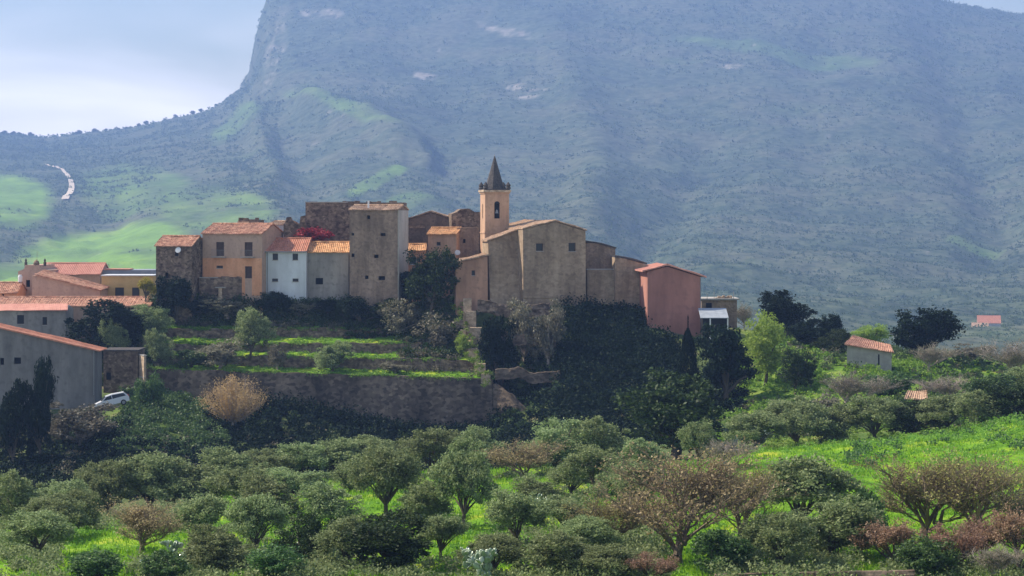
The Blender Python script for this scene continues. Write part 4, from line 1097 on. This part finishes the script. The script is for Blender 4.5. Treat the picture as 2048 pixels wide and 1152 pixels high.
# right rear part and apse
h = House('x', 'x', 'x', 1168, 1231, 608, 303, 9, 6)
h.body(500, M['brown'], top=[(1168, 486), (1190, 486), (1231, 497)], name='rear_wing'); h.roof_gable([(1168, 484), (1190, 486), (1232, 497)], M['slate'], side=.05, oh=.1); sub(h, 'c')
h = House('x', 'x', 'x', 1174, 1229, 612, 300, 5, 4)
h.body(540, M['church'], name='lower_bay', batter=.5)
MB().box((-.0, -.08, h.H), (h.w+.05, 2, h.H+.12)).build('cornice', M['concrete'], h.o); sub(h, 'd')
h = House('x', 'x', 'x', 1230, 1293, 612, 299, 8, 4)
h.body(530, M['church'], top=[(1230, 515), (1250, 517), (1293, 529)], name='sacristy_wall', batter=.3); h.roof_gable([(1230, 514), (1250, 516), (1293, 528)], M['slate'], side=.06, oh=.12)
sub(h, 'e')
# annex
h = House('x', 'x', 'x', 911, 975, 606, 296, 3.6, 13)
h.body(528, M['annex'], [(943, 950, 541, 551)], top=[(908, 526), (975, 512)], name='annex_wall', batter=.4, kinds=['window']); h.roof_gable([(908, 526), (975, 511)], M['tile_dusty'], side=.3); sub(h, 'f')

# bell tower (its own square shaft, belonging to the church)
YB = 305.0; kB = YB / F
bt = empty('bell_tower', (GX(989, YB), YB + 2, (HZ - 610) * kB), R(12)); tag(bt, 'ochre bell tower with a dark pointed spire and corner pinnacles', 'bell tower')
def tz(py): return (610 - py) * kB * (YB + 0) / YB
hw = 1.66
W0, W1 = tz(612), tz(386)
mb = MB()
# shaft with arched opening on the front (built from cells)
ow, oz0, oz1 = .38, tz(437), tz(408)
for a, b, c_, e in ((-hw, -ow, W0, W1), (ow, hw, W0, W1), (-ow, ow, W0, oz0), (-ow, ow, oz1, W1)):
    mb.add([(a, -hw, c_), (b, -hw, c_), (b, -hw, e), (a, -hw, e)], [(0, 1, 2, 3)])
mb.add([(-ow,-hw,oz0),(ow,-hw,oz0),(ow,-hw,oz1),(-ow,-hw,oz1),(-ow,-hw+.5,oz0),(ow,-hw+.5,oz0),(ow,-hw+.5,oz1),(-ow,-hw+.5,oz1)], [(0,4,5,1),(1,5,6,2),(2,6,7,3),(3,7,4,0)])
# left face with slit
sw = .2
for a, b, c_, e in ((-hw, -sw, W0, W1), (sw, hw, W0, W1), (-sw, sw, W0, oz0), (-sw, sw, oz1, W1)):
    mb.add([(-hw, a, c_), (-hw, b, c_), (-hw, b, e), (-hw, a, e)], [(3, 2, 1, 0)])
mb.add([(hw,-hw,W0),(hw,hw,W0),(hw,hw,W1),(hw,-hw,W1)], [(0,1,2,3)])
mb.add([(hw,hw,W0),(-hw,hw,W0),(-hw,hw,W1),(hw,hw,W1)], [(0,1,2,3)])
mb.build('shaft', M['tower'], bt)
mb = MB(); 
mb.box((-ow, -hw+.42, oz0), (ow, -hw+.46, oz1)); mb.build('belfry_opening', M['dark'], bt)
MB().box((-hw+.3, -sw-.01, oz0), (-hw+.34, sw+.01, oz1)).build('slit_opening', M['dark'], bt)
# arch head
mb = MB(); n = 8
arc = [(-ow, oz1)] + [(-ow * math.cos(math.pi * i / n), oz1 + ow * math.sin(math.pi * i / n)) for i in range(1, n)] + [(ow, oz1)]
mb.prism(arc[::-1], -hw - .012, -hw - .004); mb.build('arch_head', M['dark'], bt)
bell = MB().ring([(.02, .5), (.1, .48), (.16, .3), (.2, .12), (.27, 0), (.2, .0)], 12, (0, -hw + .2)).build('bell', M['metal'], bt); bell.location = (0, 0, oz0 + .7)
def band_(z0, z1, ex, name, m_):
    e = hw + ex; mb = MB(); mb.box((-e, -e, z0), (e, e, z1)); return mb.build(name, m_, bt)
mb = MB(); e = hw + .07
for a, b in (((-e, -e, tz(467)), (e, -hw-.002, tz(464))), ((-e, -hw-.002, tz(467)), (-hw-.002, e, tz(464)))): mb.box(a, b)
mb.build('string_course', M['tower'], bt)
for (x_, s_) in ((-hw, 1), (hw, -1)):
    mb = MB(); mb.box((min(x_, x_ + s_*.28) , -hw-.05, tz(462)), (max(x_, x_ + s_*.28), -hw-.003, tz(388))); mb.build('corner_strip', M['tower'], bt)
band_(tz(387), tz(384), .12, 'lower_cornice', M['tower']); band_(tz(384), tz(380), .24, 'upper_cornice', M['litstone']); band_(tz(380), tz(378), .1, 'parapet', M['slate'])
for sx in (-1, 1):
    for sy in (-1, 1):
        mb = MB().ring([(.34, 0), (.38, .18), (.26, .32), (.36, .5), (.2, .75), (.05, .98)], 8, (sx * (hw - .1), sy * (hw - .1)))
        p_ = mb.build('pinnacle', M['slate'], bt); p_.location = (0, 0, tz(378))
mb = MB(); z0 = tz(379); HS = tz(312) - z0
pr = []
for k in range(10):
    t = k / 9; rr = 1.34 * (1 - t) ** 1.02 + .07
    pr.append((rr, z0 + HS * t)); 
    if k < 9: pr.append((rr * .965, z0 + HS * (t + .02)))
mb.ring(pr, 8, ph=math.pi / 8); sp = mb.build('spire', M['slate'], bt)
MB().tube((0, 0, z0 + HS), (0, 0, z0 + HS + .35), .03, .015, 5).ring([(.02, z0+HS), (.1, z0+HS+.08), (.02, z0+HS+.16)], 8).build('finial', M['metal'], sp)

# pink house on the right
top = [(1294, 541), (1335, 531), (1402, 552)]
h = House('pink_house', 'plain windowless pink rendered house with a low tiled gable', 'house', 1295, 1402, 665, 292, 9, 5)
h.body(555, M['pink'], top=[(1295, 543), (1335, 533), (1402, 554)]); h.roof_gable([(1295, 541), (1335, 531), (1402, 552)], M['tile_pink'], side=.7, oh=.3)
pipe(h, 1401, 556, 645, M['metal'])
# flat terrace structure
h = House('terrace_building', 'flat roofed low building with pale clutter and poles behind the pink house', 'house', 1403, 1474, 650, 312, 6, 0)
h.body(600, M['brown'], [], bury=1) if False else h.body(600, M['brown'], [(1412, 1424, 606, 616)], kinds=['opening'])
MB().box((-.2, -.4, h.H), (h.w + .3, 6.1, h.H + .22)).build('roof', M['concrete'], h.o)
mb = MB()
for px, hh in ((1428, .9), (1467, 1.0), (1414, .7)): mb.tube((h.lx(px), -.2, h.H + .2), (h.lx(px), -.2, h.H + .2 + hh), .05, .05, 5)
mb.build('poles', M['metal'], h.o)
mb = MB(); rs = np.random.RandomState(2)
for q in range(7): x = h.lx(1432) + q * .33; mb.box((x, .3 + rs.rand()*.8, h.H + .225), (x + .3, 1.3, h.H + .3 + rs.rand() * .5))
mb.build('parapet', M['litstone'], h.o)
h = House('canopy_shed', 'shed with a pale blue white sloping canopy beside the pink house', 'shed', 1405, 1455, 660, 288, 3, 0)
h.body(634, M['dark'], []); mb = MB()
H = h.H
mb.add([(-.3, -.5, H-.15), (h.w+.1, -.5, H-.15), (h.w+.1, 3, H+.95), (-.3, 3, H+.95), (-.3, -.5, H-.08), (h.w+.1, -.5, H-.08), (h.w+.1, 3, H+1.02), (-.3, 3, H+1.02)],
       [(0,3,2,1),(4,5,6,7),(0,1,5,4),(1,2,6,5),(2,3,7,6),(3,0,4,7)]); mb.build('canopy', M['canopy'], h.o)
for px in (1420, 1455): MB().box((h.lx(px)-.08, -.4, -1.2), (h.lx(px)+.08, -.24, H-.16)).build('post', M['whitemetal'], h.o)

# stone hut
h = House('stone_hut', 'small stone hut with an orange tiled roof on the right hillside', 'hut', 1694, 1780, 738, 272, 5, -10)
h.body(706, M['concrete'], [(1756, 1759, 708, 730)], top=[(1694, 688), (1780, 704)], kinds=['opening']); 
h.tiles((-.3, -.35, h.lz(689)-.05), (h.w+.3, -.35, h.lz(704)-.05), (h.w*.98, 5.8, h.lz(698)+.1), (.6, 5.8, h.lz(681)+.2), M['tile'])
h = House('lean_to', 'tiny shelter with a pale tiled lean-to roof among the bushes', 'shelter', 1812, 1850, 812, 250, 3, -14)
h.body(798, M['brown'], [(1822, 1832, 801, 810)], kinds=['opening']); h.tiles((-.2, -.3, h.H-.1), (h.w+.2, -.3, h.H-.05), (h.w-.1, 3, h.H+.7), (-.0, 3, h.H+.62), M['tile_dusty'])
h = House('white_shed', 'low white roofed shed half hidden on the right skyline', 'shed', 1922, 1944, 722, 306, 2.5, 0)
h.body(715, M['concrete']); h.tiles((-.1, -.2, h.H), (h.w+.1, -.2, h.H), (h.w, 2.4, h.H+.35), (0, 2.4, h.H+.35), M['whitemetal'], amp=.02)
# far farmhouses
def far_house(px0, px1, eave, rise, Y, label, matl):
    k = Y / F
    z = min(float(hills_z((px0+px1)/2, Y+4)), (HZ - eave) * k - 1.5)
    base = HZ - z / k
    h = House('farmhouse', label, 'farmhouse', px0, px1, base, Y, 14, -10, 'far farmhouses below the mountain', bury=4)
    h.body(eave, M['pale'], [(px0 + (px1-px0)*.3, px0 + (px1-px0)*.4, eave + 5, eave + 12)], ridge=rise); h.roof_front(rise, matl)
far_house(1955, 2000, 646, 4.6, 1470, 'far red roofed farmhouse at the mountain\'s foot on the right', M['tile_new'])
far_house(1944, 1976, 655, 2.6, 1400, 'lower pale roofed farm building just before the far red roofed one', M['tile_dusty'])

# ------------------------------------------------------------------ left cluster
h = House('long_red_house', 'long low house with a dusty red tiled roof at the far left of the village', 'house', 78, 200, 620, 320, 8, 0)
h.body(548, M['mauve'], [(150, 158, 556, 566)], ridge=1.35); r = h.roof_front(1.35, M['tile_pink'])
for px, py in ((50, 519), (87, 517)):
    pass
h = House('stone_gate_house', 'brown stone building with two little pillars and an aerial on its roof', 'house', 36, 92, 620, 316, 7, -6)
h.body(545, M['mauve'], [(52, 60, 560, 574)], top=[(36, 543), (48, 538), (50, 530), (78, 530), (80, 538), (92, 541)], kinds=['opening'])
for px in (50, 88):
    MB().ring([(.2, 0), (.22, .5), (.12, .6), (.17, .8), (.05, 1.05)], 8, (h.lx(px), .4)).build('pillar', M['slate'], h.o).location = (0, 0, h.lz(532))
MB().tube((h.lx(72), .5, h.lz(530)), (h.lx(72), .5, h.lz(503)), .03, .02, 5).tube((h.lx(69), .5, h.lz(510)), (h.lx(75), .5, h.lz(510)), .02, .02, 4).build('aerial', M['metal'], h.o)
MB().ring([(.4, 0), (.45, .4), (.3, .7), (.05, .9)], 8, (h.lx(71), .4)).build('chimney', M['stone'], h.o).location = (0, 0, h.lz(532))
h = House('flat_grey_house', 'blue grey flat topped building behind the yellow house', 'house', 200, 309, 620, 322, 6, 0)
h.body(540, M['bluegrey']); MB().box((0, -.1, h.H), (h.w * .55, 3, h.H + .18)).build('tile_edge', M['tile_pink'], h.o)
h = House('yellow_house', 'yellow plastered house with two grey windows and a white roof edge', 'house', 203, 307, 625, 314, 5, 0)
h.body(552, M['yellow'], [(230, 248, 575, 592), (264, 279, 575, 592)]); MB().box((-.05, -.25, h.H), (h.w + .05, 5, h.H + .14)).build('roof', M['whitemetal'], h.o)
# slanted roof building
h = House('slant_roof_house', 'plastered building with one long tiled roof slanting down to the right', 'house', 64, 200, 625, 308, 6, 0)
h.body(586, M['mauve'], top=[(64, 551), (80, 551), (200, 582)]);
z1, z2 = h.lz(550), h.lz(581)
h.tiles((h.w + .2, -.35, z2 - .05), (h.w + .2, 6, z2 + .2), (h.lx(70), 6, z1 + .5), (h.lx(70), -.35, z1), M['tile'])
h = House('end_house', 'squat terracotta roofed house at the left edge above the long roof', 'house', -60, 34, 625, 310, 6, 0)
h.body(585, M['orange'], [(4, 8, 588, 600)], ridge=1.2, kinds=['opening']); h.roof_front(1.2, M['tile'])
MB().ring([(.3, 0), (.32, .7), (.2, 1.0)], 10, (h.lx(31), 3)).build('water_tank', M['whitemetal'], h.o).location = (0, 0, h.lz(565))
# long tiled house
h = House('long_tiled_house', 'long house under a mottled tiled roof at the village\'s left foot', 'house', -80, 300, 700, 299, 8, 0)
h.body(612, M['mauve'], [(60, 72, 628, 645), (105, 116, 628, 646), (270, 280, 630, 645)], ridge=.95); h.roof_front(.95, M['tile'])
h = House('pink_roof_house', 'low front building with a smooth pink metal roof and two shuttered windows', 'house', -80, 132, 700, 293, 5, 0)
h.body(620, M['grey'], [(34, 48, 630, 648), (85, 94, 634, 650)], ridge=.55); h.tiles((-.2, -.4, h.H-.1), (h.w+.3, -.4, h.H-.1), (h.w-.3, 2.6, h.H+.62), (-.1, 2.6, h.H+.62), M['tile_pink'], amp=.015)
# big grey warehouse with red roof edge
h = House('warehouse', 'big windowless grey warehouse with a bright red slanting roof edge', 'warehouse', -200, 190, 822, 268, 4.5, 0)
tp = [(-200, 612), (0, 657), (190, 700)]
h.body(702, M['greydark'], [(28, 42, 715, 728), (0, 8, 716, 730)], top=[(-200, 612), (190, 700)], kinds=['opening', 'opening'])
za, zb_ = h.lz(611), h.lz(700)
h.tiles((h.w + .6, -.3, zb_ - .18), (h.w + .6, 4.7, zb_ - .18), (0, 4.7, za), (0, -.3, za), M['tile_new'], th=.12)
pipe(h, 188, 702, 790, M['metal'])
# dark recess wall and lit wall stub
h = House('dark_annex', 'dark stone annex in shadow between the warehouse and the lit wall stub', 'annex', 207, 276, 815, 276, 5, 0)
h.body(702, M['stone'], [(212, 222, 745, 760)], kinds=['opening']); MB().box((-.1, -.2, h.H), (h.w + .1, 5.1, h.H + .15)).build('roof', M['slate'], h.o)
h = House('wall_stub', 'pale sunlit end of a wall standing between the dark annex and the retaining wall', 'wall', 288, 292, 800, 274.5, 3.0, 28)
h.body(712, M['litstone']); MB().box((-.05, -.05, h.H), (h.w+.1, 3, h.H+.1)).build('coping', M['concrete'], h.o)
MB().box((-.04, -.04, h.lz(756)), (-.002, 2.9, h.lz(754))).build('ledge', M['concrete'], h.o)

# ------------------------------------------------------------------ retaining wall and terraces
def wallstrip(name, label, px0, px1, Y, top_l, top_r, drop, th, matl, seed, n=60, cat='wall', group=None, batter=.15, dY=0, wob=.18):
    rs = np.random.RandomState(seed); V_ = []; fs = []
    rows_ = 7
    px = np.linspace(px0, px1, n + 1); tp_ = np.interp(px, [px0, px1], [top_l, top_r])
    Yv = Y + dY * (px - px0) / (px1 - px0)
    x = GX(px, Yv); zt = (HZ - tp_) * Yv / F + wob * fbm(px * .03, px * 0 + seed, 4)
    for r_ in range(rows_ + 1):
        t = r_ / rows_
        for i in range(n + 1):
            V_.append((x[i], Yv[i] - batter * drop * t + .14 * float(fbm(x[i] * .7, t * 5 + seed, 3)), zt[i] - drop * t))
    for r_ in range(rows_ + 1):
        pass
    nf = n + 1
    for r_ in range(rows_):
        for i in range(n): fs.append((r_*nf+i, (r_+1)*nf+i, (r_+1)*nf+i+1, r_*nf+i+1))
    b = len(V_)
    for i in range(n + 1): V_.append((x[i], Yv[i] + th, zt[i]))
    for i in range(n + 1): V_.append((x[i], Yv[i] + th, zt[i] - drop))
    for i in range(n): fs.append((i, i+1, b+i+1, b+i)); fs.append((b+i, b+i+1, b+nf+i+1, b+nf+i))
    fs.append(tuple([r_*nf + n for r_ in range(rows_+1)] + [b+nf+n, b+n])); fs.append(tuple([r_*nf for r_ in range(rows_+1)][::-1] + [b, b+nf]))
    mb = MB(); mb.add(V_, fs); o = mb.build(name, matl); tag(o, label, cat, group); return o
RW = 281.5
wallstrip('retaining_wall', 'long high stained retaining wall holding up the terraces', 286, 985, RW, 737, 758, 9.5, 1.0, M['retain'], 1, n=170)
for k, (Y, tl, tr, px0, px1, dr, lab) in enumerate([(287, 710, 719, 320, 955, 2.3, 'lowest of the dry stone terrace walls, above the retaining wall'),
        (292, 688, 687, 318, 845, 2.3, 'middle one of the dry stone terrace walls'), (297, 657, 658, 325, 800, 2.3, 'uppermost of the dry stone terrace walls')]):
    wallstrip('terrace_wall', lab, px0, px1, Y, tl, tr, dr, .6, M['stone'], 5 + k, n=110, group='dry stone terrace walls', batter=.1, wob=.35)
# treads
def tread(Y0, Y1, top0, back, px0, px1, seed):
    px = np.linspace(px0, px1, 160); Yv = np.linspace(Y0 + .3, Y1 + .4, 10)
    P_, Y_ = np.meshgrid(px, Yv)
    t = (Y_ - Yv[0]) / (Yv[-1] - Yv[0])
    z0_ = (HZ - np.interp(P_, [px0, px1], top0)) * Y0 / F; z1_ = (HZ - np.interp(P_, [px0, px1], back)) * Y1 / F
    Z_ = z0_ * (1 - t) + z1_ * t + .3 * fbm(P_ * .03, Y_ * .5 + seed, 3) - .02
    return P_, Y_, Z_
treads = TREADS
rsw = np.random.RandomState(44); WC = []; WR = []
for k, (Y0, Y1, t0, b0, p0, p1) in enumerate(treads):
    P_, Y_, Z_ = tread(Y0, Y1, t0, b0, p0, p1, k)
    V_ = np.stack([GX(P_, Y_), Y_, Z_], -1).reshape(-1, 3); n_ = P_.shape[1]
    a_, b_ = np.meshgrid(np.arange(n_ - 1), np.arange(P_.shape[0] - 1)); bb = (b_ * n_ + a_).ravel()
    # bury the sheet's rim so the terrace reads as solid earth
    o = mesh_np('terrace', V_, np.stack([bb, bb+1, bb+n_+1, bb+n_], -1), bpy.data.materials['meadow_ground'], smooth=True, attr={'lush': np.full(len(V_), .95)})
    kind(o, 'structure')
    m_ = 620; ri = rsw.randint(0, P_.shape[0], m_); ci = rsw.randint(0, n_, m_)
    ri[:230] = 0
    pts_ = np.stack([GX(P_[ri, ci], Y_[ri, ci]), Y_[ri, ci], Z_[ri, ci]], -1); keep = vnoise(P_[ri, ci] * .03, ri * .6 + k * 7) > -.22
    WC.append(pts_[keep]); WR.append((.2 + .48 * rsw.rand(m_))[keep])
WC = np.concatenate(WC); WR = np.concatenate(WR)
V_, Q_ = leaves(clumps(WC, WR, 50, rsw, .6), .10, rsw)
o = mesh_np('terrace_weeds', V_, Q_, M['weed']); kind(o, 'stuff'); o['label'] = 'bright weeds growing along the terraces'
stw = []
for px, py, Y in ((908,600,297.5),(914,625,296),(921,650,293),(930,672,290.5),(940,692,288.5),(950,709,286.5),(958,724,284.5),(967,741,282.5),(978,752,281)):
    for q in range(7): xx, yy_, zz = XZ(px + rsw.normal() * 9, py + rsw.normal() * 9, Y - .8); stw.append((xx, yy_, zz))
V_, Q_ = leaves(clumps(stw, .25 + .3 * rsw.rand(len(stw)), 45, rsw, .8), .10, rsw)
o = mesh_np('wall_weeds', V_, Q_, M['weed']); kind(o, 'stuff'); o['label'] = 'weeds grown over the ruined stepped wall'
# ruined stepped wall at the terraces' right end
mb = MB(); st = [(905, 588, 298), (911, 612, 297), (917, 640, 295), (925, 662, 292.5), (935, 682, 290), (945, 700, 288), (953, 716, 286), (962, 730, 284), (970, 748, 282)]
for k, (px, py, Y) in enumerate(st):
    x, y, z = XZ(px, py, Y); w_ = .5 + .25 * (k % 3)
    mb.box((x - w_/2, y - .6 + .003*k, z - 3.2), (x + w_/2 + .2, y + 1.6 + .003*k, z + .15 * (k % 2)))
for k, (px, py, Y) in enumerate([(934, 597, 294), (940, 622, 293), (948, 655, 291)]):
    x, y, z = XZ(px, py, Y); mb.box((x - .5, y - .5, z - 4), (x + .6 + .2*k, y + .6, z))
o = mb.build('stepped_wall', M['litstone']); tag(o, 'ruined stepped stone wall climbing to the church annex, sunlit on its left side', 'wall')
# rubble ledges under the church
wallstrip('broken_wall', 'crumbled earth and stone wall sloping down right of the retaining wall', 986, 1100, 281.3, 772, 838, 5, 1.0, M['retain'], 17, n=50, wob=1.0, dY=-5)
wallstrip('ledge_wall', 'low broken stone wall directly under the church front', 955, 1100, 292, 602, 608, 1.6, .6, M['stone'], 12, n=50, wob=.6)
wallstrip('rock_ledge', 'lower broken stone ledge on the rocks below the church', 985, 1112, 286, 662, 672, 1.3, .6, M['stone'], 13, n=50, wob=.8)
wallstrip('scree_ledge', 'lowest earth ledge right of the retaining wall\'s corner', 990, 1120, 281, 741, 745, 1.3, .8, M['retain'], 14, n=50, wob=.8)
# near parapet at the bottom right
wallstrip('parapet_wall', 'low grey parapet cutting the bottom edge at the right', 1430, 1830, 112.5, 1149, 1141, 1.5, .3, M['stone'], 15, n=30, wob=.03)

# ------------------------------------------------------------------ parked car
x, y, z = XZ(226, 812, 259)
z = float(gz(226, 259)) + .05
car = empty('parked_car', (x, y, max(z, (HZ - 814) * 259 / F))); car.rotation_euler = (0, R(-13), R(14)); tag(car, 'silver white hatchback parked on the bank beside the grey warehouse', 'car')
prof_c = [(-2.0, .35), (1.95, .35), (2.0, .8), (1.92, 1.0), (1.55, 1.42), (.2, 1.5), (-.55, 1.42), (-1.15, .98), (-1.9, .82), (-2.02, .6)]
W = .82
mb = MB(); n = len(prof_c)
vs = []
for yy, ins in ((-W, .0), (W, .0)):
    for (a, b) in prof_c: vs.append((a, yy * (1 - .16 * max(0, (b - .9) / .6)), b))
mb.add(vs, [tuple(range(n)), tuple(range(2*n-1, n-1, -1))] + [(i, i+n, (i+1) % n + n, (i+1) % n) for i in range(n)])
mb.build('body', M['carpaint'], car)
for yy in (-1, 1):
    def gp(a, b): return (a, yy * (W * (1 - .16 * max(0, (b - .9) / .6)) + .006), b)
    for q in ([(-1.0, 1.0), (-.5, 1.36), (.05, 1.42), (.05, 1.0)], [(.12, 1.0), (.12, 1.42), (1.45, 1.36), (1.7, 1.02)]):
        mb = MB(); mb.add([gp(*p) for p in q], [(0, 1, 2, 3) if yy > 0 else (3, 2, 1, 0)]); mb.build('side_window', M['glass'], car)
mb = MB(); mb.add([(-1.14, -.66, 1.0), (-1.14, .66, 1.0), (-.58, .62, 1.41), (-.58, -.62, 1.41)], [(0, 3, 2, 1)]); w_ = mb.build('windscreen', M['glass'], car); w_.location = (-.02, 0, .02)
mb = MB(); mb.add([(1.92, -.6, 1.02), (1.92, .6, 1.02), (1.6, .58, 1.38), (1.6, -.58, 1.38)], [(0, 1, 2, 3)]); w_ = mb.build('rear_window', M['glass'], car); w_.location = (.02, 0, .01)
for sx in (-1.25, 1.25):
    for yy in (-.8, .8):
        wh = MB().tube((sx, yy - .1, .32), (sx, yy + .1, .32), .32, .32, 16).build('wheel', M['rubber'], car)
        MB().tube((sx, yy - .108, .32), (sx, yy + .108, .32), .19, .19, 12).build('rim', M['metal'], wh)
for yy in (-.55, .55):
    MB().box((-2.05, yy - .18, .62), (-1.93, yy + .18, .78)).build('headlight', M['headlamp'], car)
    MB().box((1.93, yy - .14, .72), (2.03, yy + .14, .98)).build('tail_light', M['redlamp'], car)

# ------------------------------------------------------------------ haze
zmax = float(max(Zh.max(), 30)) + 12; zmin = float(min(Zg.min(), Zh.min())) - 1.5
xm = float(np.abs(V[:, 0]).max()) if False else float(max(np.abs(Xh).max(), np.abs(Xg).max())) + 20
mb = MB(); mb.box((-xm, -60, zmin), (xm, 5740, zmax))
hm = bpy.data.materials.new('haze'); hm.use_nodes = True; hn = hm.node_tree; hn.nodes.clear()
ho_ = hn.nodes.new('ShaderNodeOutputMaterial'); pv = hn.nodes.new('ShaderNodeVolumePrincipled')
pv.inputs['Color'].default_value = (.31, .50, 1.0, 1); pv.inputs['Density'].default_value = .00019; pv.inputs['Anisotropy'].default_value = .2
hn.links.new(pv.outputs[0], ho_.inputs['Volume'])
hz = mb.build('haze', hm); kind(hz, 'stuff'); hz['label'] = 'blue haze over the valley'
